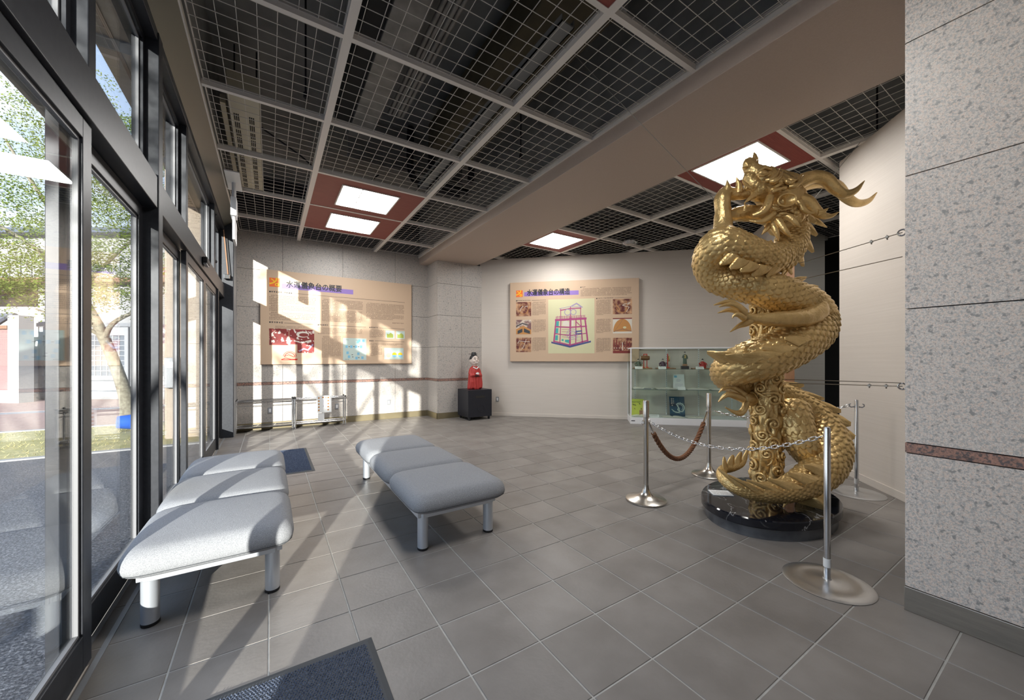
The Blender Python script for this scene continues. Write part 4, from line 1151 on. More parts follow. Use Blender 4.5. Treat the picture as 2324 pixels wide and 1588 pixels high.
# ------------------------------------------------------------------ glass display case
x, y = on_a(3.605, 0.62)
CW, CD, CH = 2.44, 0.60, 1.70
case = thing('display_case', 'white framed glass display case with two glass shelves against the beige wall', 'display case', (x, y, 0), A_ROT)
part('plinth', MB().box(0, 0, 0, CW, CD, 0.145), M['white'], case, bevel=0.004)
part('name_plate', MB().box(0.02, -0.003, 0.06, 0.10, 0, 0.078), M['ink'], case)
fr = MB(); w = 0.028
for px_ in (0, CW - w):
    for py_ in (0, CD - w): fr.box(px_, py_, 0.145, px_ + w, py_ + w, CH - w)
fr.box(0, 0, CH - w, CW, w, CH).box(0, CD - w, CH - w, CW, CD, CH).box(0, w, CH - w, w, CD - w, CH).box(CW - w, w, CH - w, CW, CD - w, CH)
part('frame', fr, M['white'], case, bevel=0.003)
part('glass_pane', MB().box(w, 0.004, 0.147, CW - w, 0.009, CH - w), M['case_glass'], case)
part('glass_pane', MB().box(0.004, w, 0.147, 0.009, CD - w, CH - w), M['case_glass'], case)
part('glass_pane', MB().box(CW - 0.009, w, 0.147, CW - 0.004, CD - w, CH - w), M['case_glass'], case)
part('glass_top', MB().box(w, w, CH - 0.010, CW - w, CD - w, CH - 0.004), M['case_glass'], case)
for z in (0.765, 1.222):
    part('shelf', MB().box(w, 0.03, z - 0.010, CW - w, CD - 0.05, z), M['shelf_glass'], case)
for x_ in (0.16, 0.86, 1.56, 2.26):
    u = part('upright', MB().box(x_, CD - 0.04, 0.145, x_ + 0.022, CD - 0.028, CH - w), M['white'], case)
    sl = MB()
    for q in range(34): sl.box(x_ + .007, CD - 0.0415, 0.20 + q * 0.043, x_ + .015, CD - 0.040, 0.222 + q * 0.043)
    part('slot_holes', sl, M['slot'], u)
def inside(u, v, z): return (x + u * ca - v * sa, y + u * sa + v * ca, z)
def base_plate(t, w, d):
    part('wood_base', MB().box(-w / 2, -d / 2, 0, w / 2, d / 2, 0.022), M['wood'], t, bevel=0.003)
def card(label, u, v, z, w=.16, h=.055, grp='white caption cards in the display case', dark=True):
    c = thing('caption_card', label, 'caption card', inside(u, v, z), A_ROT, grp)
    part('card', MB().add([(-w / 2, -.02, 0), (w / 2, -.02, 0), (w / 2, .03, h), (-w / 2, .03, h), (-w / 2, .04, 0), (w / 2, .04, 0)], [(0, 1, 2, 3), (3, 2, 5, 4), (0, 3, 4), (1, 5, 2), (0, 4, 5, 1)]), M['paper'], c)
    mb = MB()
    for p in glyph_lines(-w / 2 + .02, w / 2 - .02, 0.0, .016, 2, .010, 1, False, int(u * 100)):
        mb.add([(a, -.0205 + (b + .045) * .9, b + .045) for a, b in p], [tuple(range(len(p)))])
    part('card_lettering', mb, M['ink_brown'], c)
def seated(t, robe, dx=0.0, arm=1):
    """a small kneeling figure in a wide-sleeved robe"""
    part('robe', MB().lathe([(.062, 0), (.070, .015), (.060, .05), (.044, .085), (.034, .12), (.030, .135), (.014, .150)], 18, (dx, 0, .022), sx=1.15, sy=.9), M[robe], t, smooth=60)
    for s in (-1, 1):
        part('sleeve', MB().tube([(dx + s * .032, 0, .150), (dx + s * .068, -.012, .112), (dx + s * .06, -.05, .085 + (.04 if s == arm else 0))], [.014, .020, .024], 10), M[robe], t, smooth=60)
        part('hand', MB().ball((dx + s * .058, -.068, .085 + (.045 if s == arm else 0)), .010, 8, 6), M['skin'], t, smooth=60)
    h = part('head', MB().ball((dx, -.004, .190), (.021, .022, .026), 14, 10), M['skin'], t, smooth=60)
    part('hat', MB().lathe([(.023, .0), (.022, .012), (.014, .020), (.012, .032)], 12, (dx, 0, .197)), M['hair'], h, smooth=40)
    part('face_marks', MB().box(dx - .010, -.0275, .192, dx - .005, -.024, .195).box(dx + .005, -.0275, .192, dx + .010, -.024, .195).box(dx - .005, -.0265, .178, dx + .005, -.022, .180), M['hair'], h)
z2 = 1.222
t = thing('drummer_figurine', 'small kneeling figurine in a dark green robe beside a red drum stand', 'figurine', inside(0.30, 0.30, z2), A_ROT, 'robed figurines on the top shelf')
base_plate(t, .40, .22); seated(t, 'fig_green', -.09)
st = part('drum_stand', MB().box(.02, -.01, .022, .036, .01, .34).box(.09, -.01, .022, .106, .01, .34).box(.0, -.03, .022, .05, .03, .040).box(.07, -.03, .022, .13, .03, .04).box(.02, -.008, .32, .106, .008, .34), M['lac_red'], t)
part('drum', MB().tube([(-.04, 0, .245), (.0, 0, .245), (.06, 0, .245), (.12, 0, .245), (.155, 0, .245)], [.040, .050, .056, .050, .040], 20), M['drum_brown'], st, smooth=40)
part('drum_skin', MB().cyl((-.043, 0, .245), (-.039, 0, .245), .040, 20), M['print_white'], st)
t = thing('gong_figurine', 'small kneeling figurine in a dark purple robe beside a red gong post', 'figurine', inside(0.80, 0.30, z2), A_ROT, 'robed figurines on the top shelf')
base_plate(t, .40, .22); seated(t, 'fig_purple', -.06)
st = part('gong_post', MB().box(.035, -.01, .022, .055, .01, .34).box(.01, -.05, .022, .08, .05, .04), M['lac_red'], t)
part('gong', MB().cyl((.062, 0, .23), (.082, 0, .23), .062, 24), M['fig_gold'], st, smooth=40)
t = thing('standing_figurine', 'standing figurine in a dark green coat with a gold front on a black plinth', 'figurine', inside(1.21, 0.30, z2), A_ROT, 'robed figurines on the top shelf')
part('black_base', MB().box(-.075, -.06, 0, .075, .06, .065), M['black'], t, bevel=0.004)
part('wood_base', MB().box(-.045, -.04, .065, .045, .04, .11), M['wood'], t, bevel=0.004)
part('robe', MB().lathe([(.036, 0), (.040, .01), (.036, .08), (.040, .16), (.036, .20), (.014, .222)], 16, (0, 0, .11), sx=1.1, sy=.8), M['fig_green'], t, smooth=60)
part('gold_front', MB().add([(-.018, -.033, .24), (.018, -.033, .24), (.022, -.034, .30), (.012, -.030, .32), (-.012, -.030, .32), (-.022, -.034, .30)], [(0, 1, 2, 3, 4, 5)]), M['fig_gold'], t)
for s in (-1, 1):
    part('sleeve', MB().tube([(s * .030, 0, .315), (s * .048, -.005, .26), (s * (.04 if s > 0 else .02), -.03, .22 if s > 0 else .29)], [.012, .016, .014], 10), M['fig_green'], t, smooth=60)
    part('hand', MB().ball((s * (.04 if s > 0 else .018), -.042, .215 if s > 0 else .295), .009, 8, 6), M['skin'], t, smooth=60)
h = part('head', MB().ball((0, -.004, .352), (.018, .019, .023), 14, 10), M['skin'], t, smooth=60)
part('hat', MB().lathe([(.020, 0), (.020, .010), (.013, .018), (.012, .026)], 12, (0, 0, .360)), M['hair'], h, smooth=40)
t = thing('red_figurine', 'small kneeling figurine in a bright red robe on a wooden base', 'figurine', inside(1.58, 0.30, z2), A_ROT, 'robed figurines on the top shelf')
base_plate(t, .44, .22); seated(t, 'robe_red', 0, -1)
card('white caption card in front of the green robed drummer figurine', .20, .13, z2)
card('white caption card in front of the purple robed gong figurine', .70, .13, z2)
card('white caption card in front of the red robed figurine', 1.48, .13, z2)
z1 = 0.765
t = thing('document_sheet', 'white document with a blue square standing upright on the middle shelf', 'document', inside(1.10, 0.36, z1), A_ROT)
part('sheet', MB().add([(-.125, 0, 0), (.125, 0, 0), (.115, .03, .33), (-.115, .03, .33), (-.125, .006, 0), (.125, .006, 0), (.115, .036, .33), (-.115, .036, .33)], [(0, 1, 2, 3), (7, 6, 5, 4), (0, 4, 5, 1), (3, 2, 6, 7), (0, 3, 7, 4), (1, 5, 6, 2)]), M['paper'], t)
def tilted(polys, m, name):
    mb = MB()
    for p in polys: mb.add([(a, b * .091 - .0012, b) for a, b in p], [tuple(range(len(p)))])
    part(name, mb, M[m], t)
tilted([rect(-.10, .255, -.04, .30)], 'sky_blue', 'printed_shape')
tilted(glyph_lines(-.05, .06, .215, .02, 3, .012, .8, False, 61) + glyph_lines(-.08, .09, .12, .018, 4, .008, .8, False, 62), 'lilac', 'lettering')
card('white caption card below the upright document on the middle shelf', 1.11, .16, z1, .16, .06)
def open_book(label, u, v, z, w, d, rz=0.0):
    o = thing('open_book', label, 'book', inside(u, v, z), A_ROT + rz, 'open books lying in the display case')
    n = 8; vs = []
    for i in range(-n, n + 1):
        q = i / n; zz = .006 + .030 * (abs(q) ** .5) * (1 - abs(q)) * 1.6 + .004
        vs += [(q * w, -d / 2, zz), (q * w, d / 2, zz), (q * w, -d / 2, 0.0), (q * w, d / 2, 0.0)]
    fs = []
    for i in range(2 * n):
        a = i * 4; b_ = a + 4
        fs += [(a, b_, b_ + 1, a + 1), (a + 2, a + 3, b_ + 3, b_ + 2), (a, a + 2, b_ + 2, b_), (a + 1, b_ + 1, b_ + 3, a + 3)]
    fs += [(0, 1, 3, 2), (8 * n, 8 * n + 2, 8 * n + 3, 8 * n + 1)]
    part('pages', MB().add(vs, fs), M['print_white'], o)
    part('cover', MB().box(-w - .006, -d / 2 - .005, -0.004, w + .006, d / 2 + .005, 0.0), M['gasket'], o)
open_book('open book lying on the middle shelf at its far left', .30, .26, z1 + .005, .20, .24)
open_book('open book lying on the middle shelf left of the upright document', .80, .27, z1 + .005, .21, .25, .1)
open_book('open book with raised pages on the middle shelf right of the document', 1.46, .27, z1 + .005, .22, .26, -.08)
open_book('open book on the middle shelf nearest the dragon', 1.92, .27, z1 + .005, .20, .24)
t = thing('label_strip', 'small dark label strip on the middle shelf edge', 'label', inside(.38, .08, z1), A_ROT)
part('strip', MB().box(-.08, 0, 0, .08, .02, .03), M['gasket'], t)
z0 = 0.146
def cover_book(name, label, u, v, w, h, m, rz=0.0):
    o = thing(name, label, 'book', inside(u, v, z0), A_ROT + rz)
    k = .20
    part('cover', MB().add([(-w / 2, 0, 0), (w / 2, 0, 0), (w / 2, h * k, h), (-w / 2, h * k, h), (-w / 2, .014, 0), (w / 2, .014, 0), (w / 2, h * k + .014, h), (-w / 2, h * k + .014, h)], [(0, 1, 2, 3), (7, 6, 5, 4), (0, 4, 5, 1), (3, 2, 6, 7), (0, 3, 7, 4), (1, 5, 6, 2)]), M[m], o)
    def pr(polys, m2, nm, lift=.0012):
        mb = MB()
        for p in polys: mb.add([(a, b * k - lift, b) for a, b in p], [tuple(range(len(p)))])
        part(nm, mb, M[m2], o)
    return pr
pr = cover_book('blue_book', 'dark blue book with a white swirl on its cover standing on the case floor', 1.06, .30, .325, .44, 'book_blue', .05)
pr(glyph_lines(-.13, -.055, .405, .046, 3, .036, 1, False, 70) + glyph_lines(-.12, -.05, .315, .05, 2, .036, .8, False, 71), 'skin', 'title_lettering')
sw = ring(.055, .20, .085, .105, 18, -1.3, 2.4) + ring(.055, .20, .060, .070, 14, -1.0, 2.6) + stroke([(-.12, .16), (-.06, .11), (.02, .095), (.1, .12)], .014) + stroke([(-.10, .125), (-.03, .085), (.06, .08)], .010) + stroke([(0, .25), (.03, .20), (.01, .15), (.06, .12)], .024) + stroke([(.02, .21), (.05, .17), (.03, .11)], .016)
for q in range(26):
    a = random.uniform(-1.5, 2.6); r = random.uniform(.09, .125); sw.append(disc(.055 + r * math.cos(a), .20 + r * math.sin(a), random.uniform(.002, .006), 8))
pr(sw, 'pale_blue', 'printed_shape')
pr = cover_book('yellow_poster', 'yellow-green booklet with black writing standing at the case left end', .185, .30, .30, .37, 'book_yellow')
pr(glyph_lines(-.11, .09, .315, .04, 1, .026, 1, False, 72) + stroke([(-.09, .26), (-.08, .235), (-.06, .24)], .012) + stroke([(-.04, .25), (-.05, .23), (-.02, .225)], .010) + stroke([(.05, .28), (.07, .25)], .012) + stroke([(-.06, .16), (-.04, .14)], .01), 'ink', 'lettering')
pr([rect(.05, .02, .14, .12), rect(.08, .13, .11, .17)], 'wood', 'printed_shape', .0016)
card('white caption card lying on the case floor by the steel post', .52, .12, z0, .22, .05)
open_book('open book lying on the case floor before the yellow booklet', .25, .17, z0 + .005, .17, .20, .15)
open_book('thin open booklet lying on the case floor before the blue book', .92, .14, z0 + .005, .22, .16, -.05)
open_book('blue-grey open booklet on the case floor right of the blue book', 1.40, .16, z0 + .005, .20, .18, .08)

# ------------------------------------------------------------------ black cabinet and the robed doll on it
cab = thing('black_cabinet', 'black cube cabinet on castors in front of the granite pillar', 'cabinet', (4.20, 8.28, 0))
part('body', MB().box(-.315, -.29, .075, .315, .29, .715), M['black'], cab, bevel=0.005)
part('handle_slot', MB().box(-.12, -.293, .52, .12, -.288, .575), M['slot'], cab)
part('round_emblem', MB().tube([(.02 + .085 * math.cos(a), -.292, .27 + .085 * math.sin(a)) for a in np.linspace(0, 2 * PI, 28, endpoint=False)], .004, 6, closed=True), M['black_rubber'], cab)
for sx_ in (-.26, .26):
    for sy_ in (-.24, .24):
        c = part('castor', MB().cyl((sx_ - .015, sy_, .032), (sx_ + .015, sy_, .032), .032, 16), M['black_rubber'], cab, smooth=40)
        part('castor_fork', MB().box(sx_ - .022, sy_ - .018, .04, sx_ + .022, sy_ + .018, .078), M['mat_edge'], c)
doll = thing('robed_doll', 'smiling doll in a long red robe standing on the black cabinet', 'doll', (4.19, 8.27, 0.719), 0.05)
def fold(p):
    a = math.atan2(p.y, p.x)
    return 0.010 * math.sin(a * 9 + p.z * 3) * max(0, min(1, (.5 - p.z) * 3)) + .004 * mnoise.noise(p * 14)
mb = MB().lathe([(.165, 0), (.172, .03), (.158, .15), (.150, .30), (.146, .42), (.120, .50), (.07, .55), (.05, .57)], 40, sx=1.0, sy=.74)
for s in (-1, 1):
    mb.tube([(s * .10, -.01, .48), (s * .128, -.02, .38), (s * .118, -.07, .31), (s * .06, -.110, .35)], [.045, .052, .052, .038], 14)
    mb.tube([(s * .115, -.05, .31), (s * .112, -.075, .18), (s * .105, -.08, .02)], [.052, .052, .055], 12)
me = remesh(mb, .010, 2, fold); me.name = 'robe'; me.materials.append(M['robe_red'])
link('robe', me, doll)
part('collar', MB().tube([(-.075, -.06, .53), (-.03, -.095, .50), (.0, -.105, .485), (.03, -.095, .50), (.075, -.06, .53)], .013, 8), M['paper'], doll, smooth=60)
part('sash', MB().tube([(-.10, -.102, .325), (0, -.128, .318), (.10, -.102, .325)], .016, 8), M['black'], doll, smooth=60)
# folded hands: two palms with five fingers each, laid over one another
mb = MB()
for s in (-1, 1):
    mb.ball((s * .022, -.150, .375), (.026, .015, .020), 12, 8)
    for q in range(4):
        mb.tube([(s * .012, -.160, .388 - q * .009), (-s * .008, -.168 - .002 * s, .386 - q * .009), (-s * .022, -.162, .382 - q * .009)], [.0055, .0055, .0042], 8)
    mb.tube([(s * .022, -.156, .392), (s * .010, -.163, .402), (0, -.162, .404)], [.006, .0055, .0045], 8)
part('hands', mb, M['paper'], doll, smooth=60)
mb = MB().ball((0, 0, .685), (.098, .100, .125), 24, 18).ball((0, -.05, .635), (.066, .055, .060), 18, 12).ball((0, -.098, .688), (.018, .020, .030), 12, 8).tube([(0, 0, .54), (0, 0, .62)], .05, 16)
for s in (-1, 1):
    mb.ball((s * .046, -.075, .665), (.032, .025, .030), 12, 8).ball((s * .100, .01, .670), (.012, .024, .040), 12, 8)
me = remesh(mb, .007, 3); me.name = 'head'; me.materials.append(M['skin'])
head = link('head', me, doll); head.scale = (1.10, 1.10, 1.06); head.location = (0, 0, -.035)
part('hair_cap', MB().ball((0, .018, .715), (.103, .098, .110), 24, 14), M['hair'], head, smooth=60)
part('hat', MB().lathe([(.060, 0), (.058, .035), (.050, .060), (.046, .075), (.03, .080)], 20, (0, .025, .795)).box(-.125, .02, .825, -.05, .035, .835).box(.05, .02, .825, .085, .035, .835), M['hair'], head, smooth=40)
for s in (-1, 1):
    part('eye', MB().ball((s * .038, -.093, .712), (.014, .006, .006), 10, 6), M['hair'], head, smooth=60)
    part('eyebrow', MB().tube([(s * .018, -.093, .738), (s * .04, -.090, .746), (s * .060, -.078, .738)], .0045, 8), M['hair'], head, smooth=60)
part('mouth', MB().tube([(-.034, -.098, .640), (0, -.112, .628), (.034, -.098, .640)], [.004, .008, .004], 8), M['paper'], head, smooth=60)
part('lips', MB().tube([(-.036, -.096, .642), (0, -.111, .638), (.036, -.096, .642)], .003, 6), M['maroon'], head, smooth=60)

# ------------------------------------------------------------------ chrome rack with a paper notice
def rack(label, x0):
    t = thing('chrome_rack', label, 'rack', (x0, 9.03, 0), 0, 'low chrome tube racks')
    L, d, h, r = 0.96, 0.27, 0.63, 0.014
    for a in (0, L):
        for b_ in (0, d):
            lg = part('leg', MB().cyl((a, b_, 0), (a, b_, h), r, 12), M['chrome'], t, smooth=40)
            part('cap', MB().ball((a, b_, h), .018, 10, 8), M['black_rubber'], lg, smooth=60)
    for z in (0.10, h - .02):
        for b_ in (0, d): part('rail', MB().cyl((0, b_, z), (L, b_, z), r, 12), M['chrome'], t, smooth=40)
        for a in (0, L): part('side_rail', MB().cyl((a, 0, z), (a, d, z), r, 12), M['chrome'], t, smooth=40)
    part('tray', MB().box(.01, .02, .085, L - .01, d - .02, .095), M['steel'], t)
    for a in (.33, .62): part('cross_bar', MB().bar((a, 0, .105), (a + .04, d, .105), .012), M['chrome'], t)
    part('upper_bar', MB().cyl((0, d * .5, h - .12), (L, d * .5, h - .12), .006, 8), M['chrome'], t)
rack('low chrome tube rack beside the dark metal pier, without a notice', -0.56)
rack('low chrome tube rack with a white paper notice hanging on it', 0.440)
t = thing('paper_notice', 'white paper notice with small brown squares hung on the chrome rack', 'notice', (0.83, 9.008, 0.30))
part('sheet', MB().box(0, 0, 0, .29, .004, .36), M['paper'], t)
sq = [rect(.03 + .0 * q, .30 - q * .065, .06, .33 - q * .065) for q in range(5)] + [rect(.21, .30 - q * .065, .24, .33 - q * .065) for q in range(5)] + [rect(.11, .31, .14, .34), rect(.17, .30, .19, .33)]
mb = MB()
for p in sq: mb.add([(a, -.001, b_) for a, b_ in p], [(0, 1, 2, 3)])
part('printed_square', mb, M['amber'], t, kind='stuff')
mb = MB()
for q in range(3):
    for p in glyph_lines(.09 + q * .035, .11 + q * .035, .27, .026, 6, .02, 1, False, 80 + q): mb.add([(a, -.001, b_) for a, b_ in p], [(0, 1, 2, 3)])
part('lettering', mb, M['lilac'], t)
t = thing('small_notice', 'small white card hanging below the paper notice on the rack', 'notice', (0.86, 9.02, 0.12))
part('sheet', MB().box(0, 0, 0, .12, .004, .17), M['paper'], t)

# wall sockets
def socket(label, loc, rz):
    t = thing('wall_socket', label, 'socket', loc, rz, 'wall socket plates')
    part('plate', MB().box(-.038, -.010, -.062, .038, 0, .062), M['gasket'], t, bevel=0.003)
    part('insert', MB().box(-.018, -.013, -.035, .018, -.010, .035), M['white'], t)
socket('wall socket plate on the granite wall between rack and pillar', (2.42, 9.329, 0.40), 0)
socket('wall socket plate behind the chrome rack with the notice', (1.27, 9.329, 0.38), 0)
socket('wall socket plate behind the chrome rack by the pier', (0.0, 9.329, 0.38), 0)
xx, yy = on_a(0.42, 0.002)
socket('wall socket plate low on the beige wall right of the black cabinet', (xx, yy, 0.42), A_ROT)

# ------------------------------------------------------------------ barrier posts, rope, chains
def post_cone(label, loc):
    t = thing('barrier_post', label, 'barrier post', loc, 0, 'steel barrier posts')
    part('base', MB().lathe([(.195, 0), (.200, .004), (.200, .016), (.190, .022), (.13, .034), (.075, .056), (.045, .085), (.030, .125), (.026, .16)], 48), M['steel'], t, smooth=50)
    part('pole', MB().lathe([(.025, .12), (.025, .86)], 24), M['steel'], t, smooth=40)
    part('sleeve', MB().lathe([(.025, .845), (.031, .850), (.031, 1.015), (.027, 1.022), (.0, 1.022)], 24), M['steel'], t, smooth=40)
    for s in (-1, 1):
        part('ring_hook', MB().tube([(s * .032 + s * .016 * (1 - math.cos(a)), 0, .80 + .020 * math.sin(a)) for a in np.linspace(0, 2 * PI, 16, endpoint=False)], .004, 6, closed=True), M['chrome'], t)
    return t
def post_disc(label, loc, rz, hooks=True):
    t = thing('barrier_post', label, 'barrier post', loc, rz, 'steel barrier posts')
    part('base', MB().lathe([(.235, 0), (.240, .003), (.225, .010), (.165, .014), (.150, .010), (.10, .011), (.045, .016), (.024, .022), (.022, .030)], 56), M['disc_steel'], t, smooth=50)
    part('pole', MB().lathe([(.019, .02), (.019, .995), (.015, 1.006), (0, 1.010)], 24), M['chrome'], t, smooth=40)
    part('tape_collar', MB().lathe([(.0205, .10), (.0205, .155)], 20), M['paper'], t, smooth=40)
    for s in ((-1, 1) if hooks else ()):
        part('hook', MB().tube([(s * .018, 0, .93), (s * .05, 0, .925), (s * .066, 0, .938), (s * .064, 0, .958), (s * .050, 0, .962)], [.006, .006, .006, .005, .004], 8), M['gasket'], t)
    return t
P1, P2, P3, P4 = (3.248, 2.541), (4.61, 2.667), (3.053, 0.979), (5.35, 1.458)
post_cone('brushed steel barrier post with trumpet base carrying rope and chain, nearest the benches', (*P1, 0))
post_cone('brushed steel barrier post with trumpet base in front of the display case', (*P2, 0))
post_disc('chrome barrier post with flat disc base in front of the marble plinth', (*P3, 0), 1.2, False)
post_disc('chrome barrier post with flat disc base beside the beige side wall', (*P4, 0), -0.9)
def sag(a, b, s, n):
    a, b = Vector(a), Vector(b)
    return [a.lerp(b, q / (n - 1)) - Vector((0, 0, s * 4 * (q / (n - 1)) * (1 - q / (n - 1)))) for q in range(n)]
o = thing('barrier_rope', 'brown twisted rope sagging between two brushed steel posts', 'rope', (P1[0] + .04, P1[1] + .01, .79))
A, B = Vector((P1[0] + .05, P1[1] + .005, .79)), Vector((P2[0] - .05, P2[1] - .005, .79))
pts = sag(A, B, .47, 60)
off = Vector(o.location)
core = pts[4:-4]
mb = MB()
for k in range(3):
    ph = 2 * PI * k / 3; vs = []
    for i, p in enumerate(core):
        tn = (core[min(i + 1, len(core) - 1)] - core[max(i - 1, 0)]).normalized(); sd = tn.cross(Vector((0, 1, 0))).normalized(); up = tn.cross(sd)
        a = ph + i * 1.25
        vs.append(p + (sd * math.cos(a) + up * math.sin(a)) * .0125 - off)
    pp, _ = spline([(*v, 0) for v in vs], 200)
    mb.tube(pp[:, :3], .0155, 8)
part('strand', mb, M['rope'], o, smooth=60)
for e in (pts[:6], pts[-6:]):
    part('end_ferrule', MB().tube([p - off for p in e], .013, 10), M['chrome'], o, smooth=60)
def chain(label, a, b, s, n):
    o = thing('barrier_chain', label, 'chain', a, 0, 'steel link chains')
    pts = sag(a, b, s, 200)
    L = np.concatenate([[0], np.cumsum([(pts[i + 1] - pts[i]).length for i in range(199)])])
    pitch = 0.044; cnt = int(L[-1] / pitch)
    me = MB().tube([(.019 * math.copysign(1, math.cos(q)) + .011 * math.cos(q), .011 * math.sin(q), 0) for q in np.linspace(.08, 2 * PI + .08, 14, endpoint=False)], .0034, 6, closed=True).mesh('chain_link', M['chrome'], True)
    arr = np.array([tuple(p) for p in pts])
    for k in range(cnt):
        sl = (k + .5) * L[-1] / cnt
        p = Vector([np.interp(sl, L, arr[:, q]) for q in range(3)]); p2 = Vector([np.interp(min(sl + .01, L[-1]), L, arr[:, q]) for q in range(3)]); p1 = Vector([np.interp(max(sl - .01, 0), L, arr[:, q]) for q in range(3)])
        tn = (p2 - p1).normalized()
        q = tn.to_track_quat('X', 'Z')
        from mathutils import Quaternion
        q = q @ Quaternion((1, 0, 0), PI / 2 * (k % 2) + .2)
        c = link('chain_link', me, o); c.location = p - Vector(a); c.rotation_mode = 'QUATERNION'; c.rotation_quaternion = q
chain('steel chain sagging in front of the plinth between a brushed post and a chrome post', (P1[0] + .02, P1[1] - .06, .80), (P3[0] - .004, P3[1] + .022, .945), .165, 40)
chain('steel chain running behind the dragon from the case side post to the wall side post', (P2[0] + .05, P2[1] - .04, .80), (P4[0] - .03, P4[1] + .055, .945), .12, 36)

# ------------------------------------------------------------------ marble plinth
pl = thing('marble_plinth', 'low oval black marble plinth under the gold dragon', 'plinth', (3.93, 1.70, 0))
part('skirt', MB().lathe([(.955, 0), (.955, .095)], 72, sx=.7, sy=.5), M['marble_side'], pl, smooth=50)
part('slab', MB().lathe([(1.0, .095), (1.012, .102), (1.012, .158), (1.0, .168)], 72, sx=.7, sy=.5), M['marble'], pl, smooth=30)
t = thing('caption_plaque', 'white caption card lying on the black marble plinth by the dragon tail', 'caption card', (3.62, 1.98, 0.169), -YAW - .15)
part('card', MB().box(-.09, -.07, 0, .09, .07, .006), M['paper'], t)
mb = MB()
for p in glyph_lines(-.075, .075, .05, .022, 5, .012, .6, False, 90): mb.add([(a, b_, .0065) for a, b_ in p], [(0, 1, 2, 3)])
part('lettering', mb, M['ink_brown'], t)

# ------------------------------------------------------------------ gold dragon: all in the statue's own frame (x across, y back, z up), metres
BODY = [(0.238,0.060,2.761,0.103),(0.271,0.040,2.582,0.128),(0.241,0.000,2.412,0.135),(0.098,-0.100,2.250,0.135),(-0.101,-0.240,2.176,0.130),(-0.310,-0.320,2.186,0.130),(-0.475,-0.340,2.238,0.141),(-0.592,-0.310,2.273,0.158),(-0.647,-0.240,2.231,0.142),(-0.624,-0.150,2.136,0.141),(-0.519,-0.120,2.037,0.151),(-0.354,-0.170,1.966,0.152),(-0.140,-0.210,1.899,0.155),(0.108,-0.170,1.838,0.152),(0.367,-0.060,1.785,0.149),(0.538,0.060,1.674,0.158),(0.380,-0.080,1.535,0.173),(0.129,-0.200,1.423,0.183),(-0.133,-0.270,1.319,0.183),(-0.330,-0.260,1.249,0.176),(-0.414,-0.150,1.195,0.153),(-0.358,0.020,1.128,0.144),(-0.099,0.180,1.041,0.155),(0.198,0.260,0.942,0.153),(0.419,0.260,0.829,0.162),(0.562,0.200,0.698,0.173),(0.613,0.100,0.553,0.186),(0.565,-0.030,0.412,0.180),(0.409,-0.160,0.282,0.161),(0.155,-0.290,0.204,0.136),(-0.118,-0.390,0.157,0.105),(-0.362,-0.430,0.160,0.085),(-0.522,-0.400,0.194,0.071),(-0.588,-0.310,0.241,0.058),(-0.542,-0.220,0.284,0.051),(-0.434,-0.170,0.293,0.052),(-0.317,-0.130,0.322,0.045),(-0.234,-0.100,0.371,0.016)]
